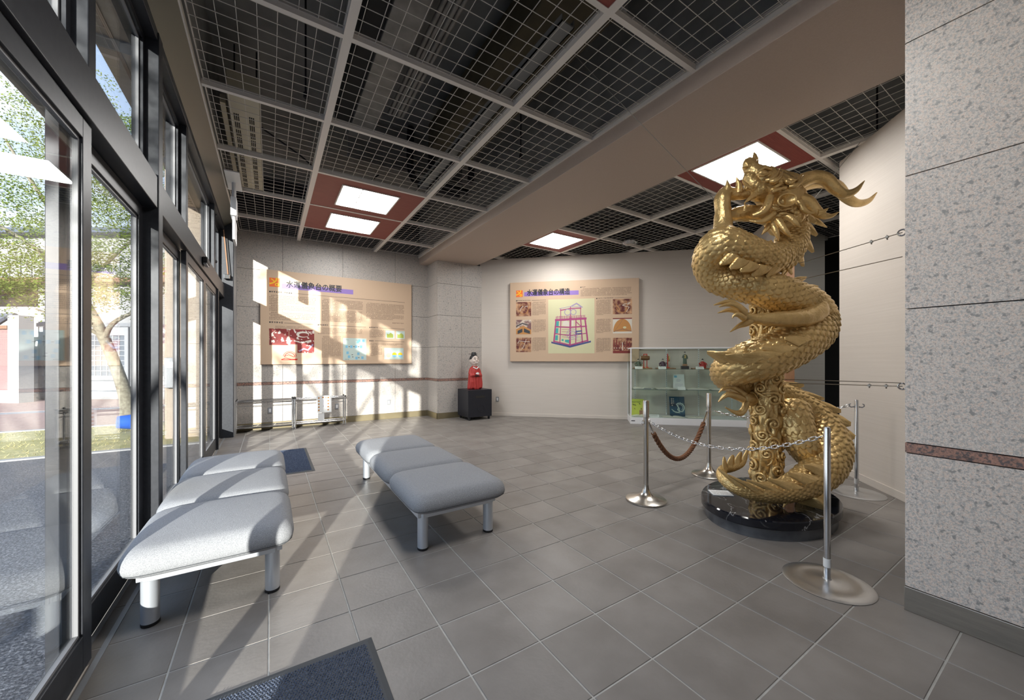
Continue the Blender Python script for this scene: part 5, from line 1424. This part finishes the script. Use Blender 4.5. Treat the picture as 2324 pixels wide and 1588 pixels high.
FINS = [((0.402,0.050,2.688),(0.487,0.050,2.663),0.102),((0.407,0.040,2.574),(0.496,0.040,2.540),0.111),((0.371,0.010,2.428),(0.451,0.010,2.369),0.118),((0.266,-0.050,2.276),(0.325,-0.050,2.202),0.116),((0.124,-0.120,2.151),(0.165,-0.120,2.086),0.106),((-0.590,-0.440,2.124),(-0.634,-0.440,2.064),0.081),((-0.521,-0.460,2.081),(-0.558,-0.460,2.023),0.088),((-0.426,-0.450,2.055),(-0.463,-0.450,1.996),0.096),((-0.294,-0.400,2.040),(-0.335,-0.400,1.977),0.105),((-0.136,-0.330,2.061),(-0.174,-0.330,1.992),0.107),((0.054,-0.200,2.123),(0.026,-0.200,2.052),0.095),((-0.439,-0.260,2.394),(-0.455,-0.260,2.425),0.063),((-0.361,-0.260,2.351),(-0.377,-0.260,2.390),0.070),((-0.270,-0.240,2.326),(-0.282,-0.240,2.365),0.071),((-0.174,-0.220,2.308),(-0.186,-0.220,2.344),0.071),((-0.072,-0.180,2.312),(-0.072,-0.180,2.352),0.064),((0.118,-0.060,2.063),(0.168,-0.060,2.116),0.099),((0.239,-0.020,2.009),(0.314,-0.020,2.067),0.117),((0.385,0.040,1.953),(0.479,0.040,2.004),0.128),((0.581,0.060,1.734),(0.666,0.060,1.751),0.103),((0.573,0.020,1.627),(0.649,0.020,1.644),0.093),((0.248,-0.280,1.537),(0.186,-0.280,1.583),0.117),((0.010,-0.420,1.437),(-0.065,-0.420,1.481),0.127),((-0.222,-0.520,1.356),(-0.305,-0.520,1.392),0.137),((-0.362,-0.530,1.309),(-0.455,-0.530,1.341),0.137),((-0.480,-0.500,1.287),(-0.581,-0.500,1.331),0.131),((-0.537,-0.400,1.288),(-0.634,-0.400,1.348),0.112),((-0.575,-0.280,1.288),(-0.653,-0.280,1.354),0.093),((0.340,0.200,1.005),(0.428,0.200,1.049),0.133),((0.484,0.180,0.927),(0.599,0.180,0.935),0.150),((0.603,0.120,0.819),(0.717,0.120,0.837),0.148),((0.683,0.060,0.698),(0.786,0.060,0.724),0.137),((0.708,0.000,0.573),(0.801,0.000,0.598),0.118),((0.431,-0.220,0.387),(0.360,-0.220,0.458),0.134),((0.222,-0.360,0.325),(0.131,-0.360,0.385),0.136),((0.015,-0.480,0.287),(-0.080,-0.480,0.345),0.139),((-0.182,-0.550,0.252),(-0.282,-0.550,0.309),0.136),((-0.357,-0.560,0.241),(-0.453,-0.560,0.291),0.121),((-0.492,-0.520,0.242),(-0.579,-0.520,0.299),0.108),((-0.568,-0.440,0.252),(-0.634,-0.440,0.319),0.089),((-0.533,-0.240,0.321),(-0.553,-0.240,0.384),0.063),((-0.454,-0.190,0.335),(-0.461,-0.190,0.395),0.072),((-0.372,-0.160,0.351),(-0.372,-0.160,0.411),0.072),((-0.283,-0.120,0.377),(-0.267,-0.120,0.442),0.065)]
ARM_UP = [(-0.552,-0.280,2.313,0.093),(-0.527,-0.200,2.469,0.080),(-0.520,-0.180,2.616,0.068),(-0.520,-0.180,2.728,0.068),(-0.482,-0.170,2.789,0.060),(-0.390,-0.150,2.789,0.052),(-0.289,-0.130,2.794,0.045),(-0.230,-0.120,2.802,0.028)]
ARM_MID = [(0.238,-0.120,1.785,0.130),(0.336,-0.160,1.731,0.105),(0.210,-0.260,1.655,0.086),(-0.013,-0.360,1.621,0.072),(-0.225,-0.420,1.615,0.060),(-0.376,-0.440,1.613,0.044),(-0.456,-0.450,1.627,0.044),(-0.507,-0.450,1.656,0.041)]
HIND_LOW = [(0.130,0.160,0.849,0.070),(-0.078,0.040,0.880,0.064),(-0.201,-0.040,0.901,0.054),(-0.275,-0.080,0.918,0.049)]
THIGH = [(0.293,0.100,0.843,0.156),(0.239,-0.020,0.669,0.155),(0.268,-0.080,0.494,0.132),(0.367,-0.080,0.342,0.099),(0.474,-0.050,0.217,0.083)]
FOOT = [(0.368,-0.180,0.216,0.104),(0.264,-0.260,0.116,0.098),(0.197,-0.300,0.045,0.104),(0.147,-0.330,0.006,0.119)]
ELBOW = [(0.336,-0.160,1.715,0.080),(0.377,-0.140,1.782,0.061),(0.368,-0.130,1.856,0.037),(0.360,-0.120,1.940,0.008)]
CLAWS = [[(-0.495,-0.200,2.776,0.028),(-0.498,-0.220,2.822,0.024),(-0.502,-0.220,2.886,0.004)],[(-0.382,-0.190,2.784,0.032),(-0.384,-0.200,2.847,0.026),(-0.413,-0.210,2.914,0.004)],[(-0.261,-0.150,2.806,0.024),(-0.291,-0.160,2.861,0.020),(-0.338,-0.170,2.909,0.004)],[(-0.308,-0.200,2.807,0.016),(-0.336,-0.220,2.822,0.012),(-0.358,-0.230,2.794,0.004)],[(-0.497,-0.470,1.669,0.029),(-0.574,-0.500,1.716,0.025),(-0.651,-0.520,1.745,0.022),(-0.727,-0.540,1.735,0.014),(-0.796,-0.550,1.716,0.004)],[(-0.528,-0.520,1.648,0.029),(-0.602,-0.560,1.693,0.025),(-0.671,-0.580,1.715,0.021),(-0.735,-0.600,1.709,0.012),(-0.786,-0.610,1.693,0.004)],[(-0.488,-0.430,1.636,0.030),(-0.541,-0.420,1.686,0.026),(-0.597,-0.420,1.693,0.019),(-0.651,-0.430,1.681,0.011),(-0.699,-0.430,1.666,0.004)],[(-0.541,-0.530,1.611,0.025),(-0.608,-0.570,1.635,0.021),(-0.650,-0.580,1.627,0.011),(-0.664,-0.580,1.606,0.004)],[(-0.441,-0.450,1.597,0.033),(-0.497,-0.470,1.573,0.029),(-0.555,-0.480,1.550,0.018),(-0.636,-0.500,1.502,0.004)],[(-0.246,-0.060,0.937,0.033),(-0.333,-0.080,0.992,0.029),(-0.410,-0.100,1.022,0.025),(-0.473,-0.110,1.007,0.016),(-0.523,-0.120,0.967,0.004)],[(-0.299,-0.120,0.906,0.033),(-0.390,-0.150,0.941,0.032),(-0.466,-0.170,0.955,0.024),(-0.520,-0.180,0.928,0.016),(-0.565,-0.190,0.889,0.004)],[(-0.242,-0.080,0.877,0.033),(-0.271,-0.100,0.822,0.029),(-0.318,-0.110,0.778,0.029),(-0.389,-0.120,0.792,0.016),(-0.468,-0.130,0.834,0.004)],[(-0.025,-0.350,0.086,0.019),(-0.066,-0.360,0.052,0.015),(-0.107,-0.370,0.006,0.004)]]
HEAD = [[(0.283,0.040,2.744,0.145),(0.122,-0.020,2.812,0.176),(-0.012,-0.050,2.899,0.158),(-0.114,-0.060,2.986,0.112),(-0.182,-0.070,3.051,0.074),(-0.211,-0.070,3.105,0.054)],[(-0.105,-0.060,2.862,0.108),(-0.161,-0.070,2.907,0.083),(-0.199,-0.070,2.973,0.066)],[(0.247,0.020,2.694,0.144),(0.098,-0.030,2.641,0.117),(-0.041,-0.050,2.633,0.087),(-0.172,-0.060,2.646,0.075),(-0.294,-0.070,2.638,0.066),(-0.397,-0.070,2.622,0.050),(-0.459,-0.070,2.609,0.029)],[(-0.113,-0.140,2.956,0.057),(-0.047,-0.120,2.998,0.053),(0.030,-0.080,2.976,0.049)],[(0.197,-0.020,2.909,0.126),(0.092,-0.020,2.963,0.109)],[(0.212,0.000,2.602,0.126),(0.085,-0.030,2.528,0.083),(0.017,-0.050,2.534,0.058)],[(-0.236,-0.090,3.070,0.037),(-0.248,-0.090,3.095,0.029)]]
HORNS = [[(0.174,-0.080,2.869,0.070),(0.277,-0.090,2.939,0.066),(0.384,-0.100,2.967,0.061),(0.482,-0.110,2.937,0.057),(0.556,-0.120,2.851,0.051),(0.636,-0.130,2.798,0.041),(0.716,-0.150,2.822,0.026),(0.778,-0.170,2.901,0.004)],[(0.357,0.140,2.968,0.070),(0.555,0.180,3.039,0.062),(0.738,0.220,3.066,0.058),(0.889,0.250,3.035,0.056),(1.005,0.280,2.944,0.050),(1.141,0.310,2.893,0.041),(1.288,0.340,2.928,0.028),(1.399,0.360,3.025,0.005)],[(0.212,-0.100,2.770,0.061),(0.295,-0.120,2.729,0.057),(0.352,-0.130,2.660,0.049),(0.417,-0.140,2.599,0.036),(0.486,-0.150,2.588,0.020),(0.554,-0.160,2.620,0.004)],[(0.356,-0.160,2.616,0.028),(0.401,-0.170,2.620,0.020),(0.440,-0.180,2.648,0.004)]]
SPIKES = [[(0.149,-0.205,2.694,0.032),(0.166,-0.235,2.619,0.026),(0.206,-0.245,2.583,0.016),(0.253,-0.255,2.576,0.004)],[(0.070,-0.205,2.638,0.028),(0.075,-0.225,2.607,0.020),(0.084,-0.235,2.583,0.004)],[(0.022,-0.205,2.575,0.032),(0.056,-0.245,2.528,0.027),(0.089,-0.265,2.474,0.020),(0.116,-0.265,2.447,0.004)],[(-0.041,-0.205,2.527,0.036),(-0.022,-0.245,2.450,0.029),(0.003,-0.265,2.396,0.020),(0.042,-0.265,2.349,0.004)],[(-0.082,-0.195,2.499,0.032),(-0.071,-0.225,2.425,0.028),(-0.058,-0.235,2.375,0.016),(-0.050,-0.235,2.335,0.004)],[(-0.099,-0.185,2.495,0.024),(-0.144,-0.205,2.444,0.020),(-0.187,-0.215,2.397,0.004)],[(0.499,0.120,2.672,0.035),(0.586,0.120,2.628,0.026),(0.686,0.130,2.579,0.004)],[(-0.160,-0.080,3.141,0.029),(-0.164,-0.080,3.182,0.016),(-0.172,-0.080,3.211,0.004)],[(-0.169,-0.120,3.095,0.016),(-0.163,-0.130,3.115,0.004)],[(-0.238,-0.100,3.061,0.012),(-0.283,-0.120,3.047,0.008),(-0.313,-0.130,3.042,0.004)],[(-0.066,-0.100,3.040,0.016),(-0.054,-0.100,3.065,0.004)],[(0.021,-0.020,3.080,0.017),(0.038,-0.020,3.114,0.004)],[(0.057,-0.040,3.004,0.021),(0.078,-0.040,3.054,0.012),(0.107,-0.040,3.087,0.004)],[(-0.241,-0.195,2.754,0.024),(-0.302,-0.215,2.714,0.016),(-0.351,-0.225,2.674,0.004)],[(-0.286,-0.215,2.809,0.016),(-0.324,-0.225,2.820,0.012),(-0.339,-0.225,2.796,0.004)],[(-0.323,-0.185,2.622,0.016),(-0.325,-0.195,2.658,0.012),(-0.329,-0.195,2.682,0.004)],[(-0.414,-0.100,2.631,0.016),(-0.412,-0.110,2.668,0.012),(-0.416,-0.110,2.725,0.004)],[(-0.071,-0.020,2.695,0.017),(-0.071,-0.020,2.737,0.008),(-0.075,-0.020,2.754,0.004)],[(-0.358,-0.110,2.635,0.012),(-0.354,-0.110,2.668,0.004)],[(-0.455,-0.100,2.606,0.012),(-0.477,-0.110,2.635,0.004)],[(-0.087,-0.225,2.583,0.028),(-0.179,-0.245,2.513,0.024),(-0.243,-0.235,2.504,0.016),(-0.302,-0.215,2.524,0.004)],[(-0.125,-0.235,2.729,0.031),(-0.162,-0.255,2.642,0.035),(-0.210,-0.245,2.583,0.031),(-0.270,-0.215,2.567,0.020)],[(-0.117,-0.235,2.634,0.020),(-0.084,-0.255,2.611,0.016),(-0.045,-0.255,2.626,0.004)],[(-0.109,-0.235,2.768,0.020),(-0.068,-0.255,2.783,0.016),(-0.006,-0.245,2.807,0.004)],[(-0.079,-0.225,2.812,0.016),(-0.031,-0.235,2.839,0.012),(0.087,-0.160,2.886,0.004)],[(-0.024,-0.225,2.607,0.016),(0.017,-0.245,2.615,0.012),(0.072,-0.245,2.619,0.004)],[(-0.039,-0.225,2.575,0.016),(-0.006,-0.245,2.575,0.012),(0.033,-0.245,2.568,0.004)],[(0.062,-0.191,2.584,0.020),(0.089,-0.211,2.563,0.022),(0.136,-0.201,2.578,0.016),(0.190,-0.161,2.655,0.004)],[(-0.022,-0.193,2.583,0.020),(0.007,-0.214,2.565,0.022),(0.054,-0.204,2.583,0.016),(0.110,-0.163,2.662,0.004)],[(-0.019,-0.190,2.826,0.020),(0.003,-0.211,2.811,0.022),(0.045,-0.201,2.831,0.016),(0.100,-0.160,2.904,0.004)],[(-0.084,-0.195,2.812,0.020),(-0.060,-0.215,2.785,0.022),(-0.021,-0.205,2.794,0.016),(0.023,-0.165,2.864,0.004)],[(0.063,-0.190,2.863,0.020),(0.074,-0.210,2.848,0.022),(0.107,-0.200,2.863,0.016),(0.154,-0.160,2.921,0.004)],[(0.062,-0.216,2.827,0.020),(0.090,-0.236,2.823,0.022),(0.143,-0.227,2.858,0.016),(0.216,-0.186,2.948,0.004)],[(-0.067,-0.196,2.576,0.020),(-0.043,-0.216,2.562,0.022),(0.001,-0.206,2.583,0.016),(0.057,-0.166,2.656,0.004)],[(0.101,-0.195,2.600,0.020),(0.117,-0.215,2.593,0.022),(0.156,-0.205,2.617,0.016),(0.216,-0.165,2.683,0.004)],[(-0.098,-0.190,2.889,0.020),(-0.076,-0.210,2.881,0.022),(-0.032,-0.200,2.909,0.016),(0.030,-0.160,2.986,0.004)],[(-0.068,-0.204,2.622,0.020),(-0.051,-0.225,2.611,0.022),(-0.015,-0.215,2.629,0.016),(0.038,-0.174,2.693,0.004)],[(0.024,-0.212,2.881,0.020),(0.031,-0.233,2.860,0.022),(0.057,-0.223,2.865,0.016),(0.095,-0.183,2.915,0.004)],[(0.062,-0.207,2.897,0.020),(0.078,-0.228,2.876,0.022),(0.113,-0.218,2.888,0.016),(0.159,-0.177,2.951,0.004)],[(-0.136,-0.196,2.893,0.020),(-0.108,-0.216,2.889,0.022),(-0.056,-0.206,2.926,0.016),(0.016,-0.166,3.015,0.004)],[(0.045,-0.201,2.585,0.020),(0.059,-0.221,2.562,0.022),(0.091,-0.211,2.569,0.016),(0.132,-0.171,2.624,0.004)],[(0.061,-0.193,2.612,0.020),(0.086,-0.213,2.616,0.022),(0.138,-0.203,2.655,0.016),(0.216,-0.163,2.741,0.004)],[(-0.111,-0.220,2.871,0.020),(-0.089,-0.240,2.868,0.022),(-0.043,-0.230,2.900,0.016),(0.024,-0.190,2.980,0.004)],[(-0.103,-0.202,2.889,0.020),(-0.084,-0.222,2.862,0.022),(-0.050,-0.213,2.868,0.016),(-0.011,-0.172,2.931,0.004)],[(-0.040,-0.205,2.885,0.020),(-0.032,-0.225,2.865,0.022),(-0.005,-0.215,2.872,0.016),(0.033,-0.175,2.923,0.004)],[(0.059,-0.209,2.858,0.020),(0.087,-0.229,2.834,0.022),(0.134,-0.219,2.851,0.016),(0.189,-0.179,2.933,0.004)],[(0.042,-0.215,2.863,0.020),(0.054,-0.236,2.852,0.022),(0.088,-0.226,2.870,0.016),(0.140,-0.185,2.931,0.004)],[(0.102,-0.205,2.610,0.020),(0.118,-0.225,2.585,0.022),(0.151,-0.215,2.591,0.016),(0.192,-0.175,2.649,0.004)]]
EAR = (-0.019,-0.300,2.674)
EYE = (-0.159,-0.185,2.962)

dragon = thing('dragon_statue', 'tall gold dragon statue coiled round a carved cloud column on a black marble plinth', 'statue', (4.0, 1.75, 0.169), -YAW)
GOLD = M['gold']

def frames(P):
    T = np.gradient(P, axis=0); T /= np.linalg.norm(T, axis=1)[:, None]
    A = np.zeros_like(P); a = np.cross(T[0], [0, 1, 0]); a /= np.linalg.norm(a)
    for i in range(len(P)):
        a = a - T[i] * a.dot(T[i]); a /= np.linalg.norm(a); A[i] = a
    return T, A, np.cross(T, A)

def grid_mesh(name, V, closed_u=True, caps=True):
    n, m = V.shape[:2]
    vs = V.reshape(-1, 3)
    i, k = np.meshgrid(np.arange(n - 1), np.arange(m if closed_u else m - 1), indexing='ij')
    k2 = (k + 1) % m
    F4 = np.stack([i * m + k, i * m + k2, (i + 1) * m + k2, (i + 1) * m + k], -1).reshape(-1, 4)
    me = bpy.data.meshes.new(name)
    nf = len(F4)
    me.vertices.add(len(vs)); me.vertices.foreach_set('co', vs.astype(np.float32).ravel())
    me.loops.add(nf * 4); me.loops.foreach_set('vertex_index', F4.astype(np.int32).ravel())
    me.polygons.add(nf); me.polygons.foreach_set('loop_start', np.arange(0, nf * 4, 4, dtype=np.int32))
    me.polygons.foreach_set('loop_total', np.full(nf, 4, dtype=np.int32))
    me.polygons.foreach_set('use_smooth', np.ones(nf, dtype=bool))
    me.update(); me.validate()
    return me

NB = 1300
pp, blen = spline(BODY, NB)
P, R = pp[:, :3], pp[:, 3]
for _ in range(12):
    P[1:-1] = (P[:-2] + 2 * P[1:-1] + P[2:]) / 4
BT, BA, BB = frames(P)
NS = 18
SEG = NS * 9
ds = blen / (NB - 1)
tt = np.concatenate([[0], np.cumsum(ds / (2 * PI * (R[1:] * .9 + .012) / NS * 0.92))])
th = np.linspace(0, 2 * PI, SEG, endpoint=False)
Tg, Pg = np.meshgrid(tt, th / (2 * PI) * NS, indexing='ij')
def scale_relief(T, Ph):
    h = np.zeros_like(T); done = np.zeros(T.shape, bool)
    f = np.floor(T)
    for back in (1, 0):
        k = f - back; u = T - k
        ph = Ph - 0.5 * (k % 2); q = ph - np.round(ph)
        w = np.where(u < 0.95, 0.62, 0.62 * np.sqrt(np.clip(1 - ((u - 0.95) / 0.92) ** 2, 0, 1)))
        inside_ = (np.abs(q) < w) & (u < 1.87) & ~done
        edge = np.clip((w - np.abs(q)) / 0.10, 0, 1)
        hh = (0.34 + 0.55 * u / 1.8 - 0.5 * q * q) * (0.35 + 0.65 * edge)
        h = np.where(inside_, hh, h); done |= inside_
    return h
rel = scale_relief(Tg, Pg)
amp = (0.034 * np.clip(R / 0.15, 0.25, 1.1))[:, None]
fade = np.clip(np.minimum(np.arange(NB), NB - 1 - np.arange(NB)) / 20.0, 0, 1)[:, None]
rad = (R[:, None] - 0.020) + amp * rel * fade
V = P[:, None, :] + BA[:, None, :] * (np.cos(th)[None, :, None] * rad[..., None]) + BB[:, None, :] * (np.sin(th)[None, :, None] * rad[..., None])
me = grid_mesh('body', V); me.materials.append(GOLD)
link('body', me, dragon)

def fin(b, t, L, k):
    b, t = Vector(b), Vector(t)
    i = int(np.argmin(((P - np.array(b)) ** 2).sum(1)))
    tan = Vector(BT[i])
    up = t - b
    if up.dot(tan) < 0 and False: tan = -tan
    b = b - up * 0.45
    up = (t - b) * 1.12
    nrm = tan.cross(up)
    if nrm.length < 1e-4: nrm = Vector((0, 1, 0))
    nrm.normalize()
    nu, nv = 9, 8; mb = MB()
    vs = []
    for s in (1, -1):
        for j in range(nv):
            v = j / (nv - 1)
            for q in range(nu):
                u = -1 + 2 * q / (nu - 1)
                wd = L * 0.66 * math.sqrt(max(0.0, 1 - v ** 2.3)) + .0015
                ridge = 0.004 * math.cos(u * 9) * (1 - v)
                p = b + tan * (u * wd + 0.55 * L * v * v) + up * v + nrm * s * (0.018 * (1 - v * 0.7) * (1 - u * u) + 0.002 + ridge * (1 - u * u))
                vs.append(p)
    fs = []
    N = nu * nv
    for j in range(nv - 1):
        for q in range(nu - 1):
            a = j * nu + q
            fs.append((a, a + 1, a + nu + 1, a + nu)); fs.append((N + a, N + a + nu, N + a + nu + 1, N + a + 1))
    for j in range(nv - 1):
        a = j * nu; fs.append((a, a + nu, N + a + nu, N + a)); a = j * nu + nu - 1; fs.append((a, N + a, N + a + nu, a + nu))
    mb.add(vs, fs)
    link('dorsal_fin', mb.mesh('dorsal_fin', GOLD, True), dragon)
for k, (b, t, L) in enumerate(FINS):
    fin(b, t, L * 1.0, k)

def limb(rows_, n=48, seg=26, bump=0.006, name='leg', freq=18):
    q, ln = spline(rows_, n)
    Q, r = q[:, :3], q[:, 3]
    T_, A_, B_ = frames(Q)
    # round off both ends
    e_ = np.clip((np.minimum(np.arange(n), n - 1 - np.arange(n))) / 3.0, 0, 1); r = r * np.sqrt(1 - (1 - e_) ** 2)
    a = np.linspace(0, 2 * PI, seg, endpoint=False)
    W = Q[:, None, :] + A_[:, None, :] * (np.cos(a)[None, :, None] * r[:, None, None]) + B_[:, None, :] * (np.sin(a)[None, :, None] * r[:, None, None])
    C = Q[:, None, :]
    for i in range(n):
        for k in range(seg):
            W[i, k] += (W[i, k] - C[i, 0]) / max(r[i], 1e-3) * bump * (mnoise.noise(Vector(W[i, k]) * freq) + .5 * mnoise.noise(Vector(W[i, k]) * freq * 2.3))
    me = grid_mesh(name, W); me.materials.append(GOLD)
    return link(name, me, dragon)
for rws in (ARM_UP, ARM_MID, HIND_LOW, FOOT):
    limb(rws, bump=.007)
# thigh with its own scales
q, ln = spline(THIGH, 200); Q, r = q[:, :3], q[:, 3]
T_, A_, B_ = frames(Q); sg = 144
a = np.linspace(0, 2 * PI, sg, endpoint=False)
t2 = np.concatenate([[0], np.cumsum(ln / 199 / (2 * PI * r[1:] / 16 * .92))])
Tq, Pq = np.meshgrid(t2, a / (2 * PI) * 16, indexing='ij')
endf = np.clip(np.minimum(np.arange(200), 199 - np.arange(200)) / 14.0, 0.02, 1) ** .5
rr = r[:, None] * endf[:, None] + .030 * scale_relief(Tq, Pq) - .012
me = grid_mesh('leg', Q[:, None, :] + A_[:, None, :] * (np.cos(a)[None, :, None] * rr[..., None]) + B_[:, None, :] * (np.sin(a)[None, :, None] * rr[..., None]))
me.materials.append(GOLD); link('leg', me, dragon)

def horn(rows_, name, seg=14, n=24):
    q, _ = spline(rows_, n)
    rr_ = np.maximum(q[:, 3], .0012)
    o = link(name, MB().tube(q[:, :3], rr_, seg).mesh(name, GOLD), dragon)
    return smooth_angle(o, 60)
horn(ELBOW, 'elbow_spur')
for c in CLAWS: horn(c, 'claw')
for c in HORNS: horn(c, 'horn', 18, 40)
for c in SPIKES: horn(c, 'spike', 10, 16)

# head: one continuous skin grown over jaw, snout, brow and cheek
mb = MB()
for h in HEAD:
    q, _ = spline(h, 14)
    mb.tube(q[:, :3], q[:, 3], 18)
    mb.ball(tuple(q[0, :3]), q[0, 3], 14, 10); mb.ball(tuple(q[-1, :3]), q[-1, 3], 14, 10)
def wrinkle(p):
    return 0.007 * mnoise.noise(p * 16) + 0.006 * abs(mnoise.noise(p * 34)) + .003 * mnoise.noise(p * 70)
me = remesh(mb, .0085, 3, wrinkle); me.name = 'head'; me.materials.append(GOLD)
head_o = link('head', me, dragon)
ex, ey_, ez = EYE
part('eye', MB().ball((ex, ey_, ez), (.044, .030, .030), 18, 12), GOLD, dragon, smooth=60)
part('eyelid', MB().tube([(ex - .05, ey_ - .005, ez - .02), (ex - .01, ey_ - .028, ez - .034), (ex + .05, ey_ - .01, ez - .01)], [.006, .011, .006], 8), GOLD, dragon, smooth=60)
part('eyebrow', MB().tube([(ex - .05, ey_, ez + .01), (ex, ey_ - .02, ez + .044), (ex + .07, ey_ - .01, ez + .03)], [.008, .018, .010], 10), GOLD, dragon, smooth=60)
# cupped ear
mb = MB(); rx, rz, ns, nr = .080, .055, 28, 8
vs = []
for side in (0, 1):
    for j in range(nr + 1):
        r_ = j / nr
        for k in range(ns):
            a = 2 * PI * k / ns
            x_ = rx * r_ * math.cos(a); z_ = rz * r_ * math.sin(a)
            z_ += .012 * (x_ / rx)
            y_ = (.045 * (1 - r_ ** 2)) if side == 0 else (.060 * (1 - r_ ** 2) + .006 * r_)
            vs.append((EAR[0] + x_, EAR[1] + y_, EAR[2] + z_))
fs = []
N = (nr + 1) * ns
for j in range(nr):
    for k in range(ns):
        a, b_ = j * ns + k, j * ns + (k + 1) % ns
        fs.append((a, b_, b_ + ns, a + ns)); fs.append((N + a, N + a + ns, N + b_ + ns, N + b_))
for k in range(ns):
    a, b_ = nr * ns + k, nr * ns + (k + 1) % ns
    fs.append((a, N + a, N + b_, b_))
mb.add(vs, fs)
ear = part('ear', mb, GOLD, dragon, smooth=60)
part('ear_rim', MB().tube([(EAR[0] + rx * math.cos(a), EAR[1] + .002, EAR[2] + rz * math.sin(a) + .012 * math.cos(a)) for a in np.linspace(0, 2 * PI, 28, endpoint=False)], .008, 8, closed=True), GOLD, ear, smooth=60)
part('ear_root', MB().tube([(EAR[0] - .02, EAR[1] + .06, EAR[2]), (EAR[0], EAR[1] + .03, EAR[2])], [.05, .03], 14), GOLD, ear, smooth=60)

# carved column: lumpy shaft, cloud scrolls in relief
nz, na = 230, 96
W = np.zeros((nz, na, 3))
zs = np.linspace(-0.002, 2.06, nz)
for i, z in enumerate(zs):
    for k in range(na):
        a = 2 * PI * k / na
        p = Vector((math.cos(a) * .5, math.sin(a) * .5, z * 1.4))
        n1 = mnoise.noise(p * 5.0); n2 = mnoise.noise(p * 11.0)
        r_ = .116 + .030 * n1 + .014 * n2
        W[i, k] = (r_ * math.cos(a), r_ * math.sin(a), z)
me = grid_mesh('column', W); me.materials.append(GOLD)
col_o = link('column', me, dragon)
rnd = random.Random(12)
spots = []
for lv in range(19):
    z0_ = .06 + lv * .105
    for q in range(4):
        spots.append((q * PI / 2 + (lv % 2) * PI / 4 + rnd.uniform(-.2, .2), z0_ + rnd.uniform(-.02, .02)))
for a0, z0_ in spots:
    sgn = rnd.choice((-1, 1)); R0 = rnd.uniform(.042, .058); ph = rnd.uniform(0, 6.28)
    pts = []
    for q in range(30):
        u = q / 29; rr_ = R0 * (1 - u) + .008; an = ph + sgn * u * 3.1 * PI
        da, dz = rr_ * math.cos(an) / .125, rr_ * math.sin(an)
        a = a0 + da
        rad_ = .126 + .014 * u
        pts.append((rad_ * math.cos(a), rad_ * math.sin(a), z0_ + dz))
    # trailing tail of the scroll
    tail = []
    for q in range(8):
        u = 1 - q / 8; an = ph - sgn * 0.15 * u
        da, dz = (R0 + .07 * u) * math.cos(an - sgn * .9 * u) / .125, (R0 + .06 * u) * math.sin(an - sgn * .9 * u)
        a = a0 + da; tail.append((.122 * math.cos(a), .122 * math.sin(a), max(.01, z0_ + dz)))
    allp = tail + pts
    rads = [.006 + .008 * q / 8 for q in range(8)] + [.0145 - .004 * q / 29 for q in range(30)]
    o = link('cloud_scroll', MB().tube(allp, rads, 8).ball(pts[-1], .015, 8, 6).mesh('cloud_scroll', GOLD, True), col_o)

# ------------------------------------------------------------------ guy wires
def guy(label, pts, ends=()):
    o = thing('guy_wire', label, 'wire', pts[0], 0, 'steel wires steadying the dragon')
    L0 = Vector(pts[0])
    part('cable', MB().tube([Vector(p) - L0 for p in pts], .0028, 8), M['cable'], o, smooth=60)
    for e in ends:
        a = Vector(e[0]) - L0; b_ = Vector(e[1]) - L0
        for f in (.35, .7):
            c = a.lerp(b_, f)
            part('cable_clamp', MB().box(c.x - .009, c.y - .007, c.z - .006, c.x + .009, c.y + .007, c.z + .006).cyl(c - Vector((.006, 0, .017)), c + Vector((-.006, 0, .011)), .0028, 8).cyl(c + Vector((.006, 0, -.017)), c + Vector((.006, 0, .011)), .0028, 8), M['cable'], o)
        part('eye_bolt', MB().tube([b_ + Vector((0, .018 * math.cos(q), .018 * math.sin(q))) for q in np.linspace(0, 2 * PI, 14, endpoint=False)], .005, 8, closed=True).cyl(b_ + Vector((0, -.015, 0)), b_ + Vector((0, -.06, 0)), .006, 8), M['chrome'], o)
E1, E2, E3, E4 = (3.19, .66, 2.205), (3.19, .66, 2.06), (3.19, .66, 1.285), (3.19, .66, 1.305)
def mixp(a, b, f): return tuple(a[i] + (b[i] - a[i]) * f for i in range(3))
S1, S2, S3 = (4.32, 1.70, 2.36), (4.30, 1.72, 2.20), (4.10, 1.70, 1.22)
guy('upper steel guy wire with clamps from the dragon neck to the granite wall corner', [S1, E1], [(mixp(S1, E1, .72), E1)])
guy('plain steel guy wire just below the clamped upper one beside the dragon', [S2, E2])
guy('low steel guy wire with clamps from the column waist to the granite wall corner', [S3, E3], [(mixp(S3, E3, .72), E3)])
guy('plain low steel guy wire running above the clamped low one', [(4.10, 1.70, 1.255), E4])
guy('steel guy wire from the dragon neck slanting up past the beam into the mesh', [(4.12, 1.76, 2.43), (2.827, 2.565, 3.982), (2.45, 2.80, 4.44)])
guy('steel guy wire rising from the dragon horns to the mesh by the beige side wall', [(4.40, 1.72, 2.75), (5.81, 1.55, 3.978)])
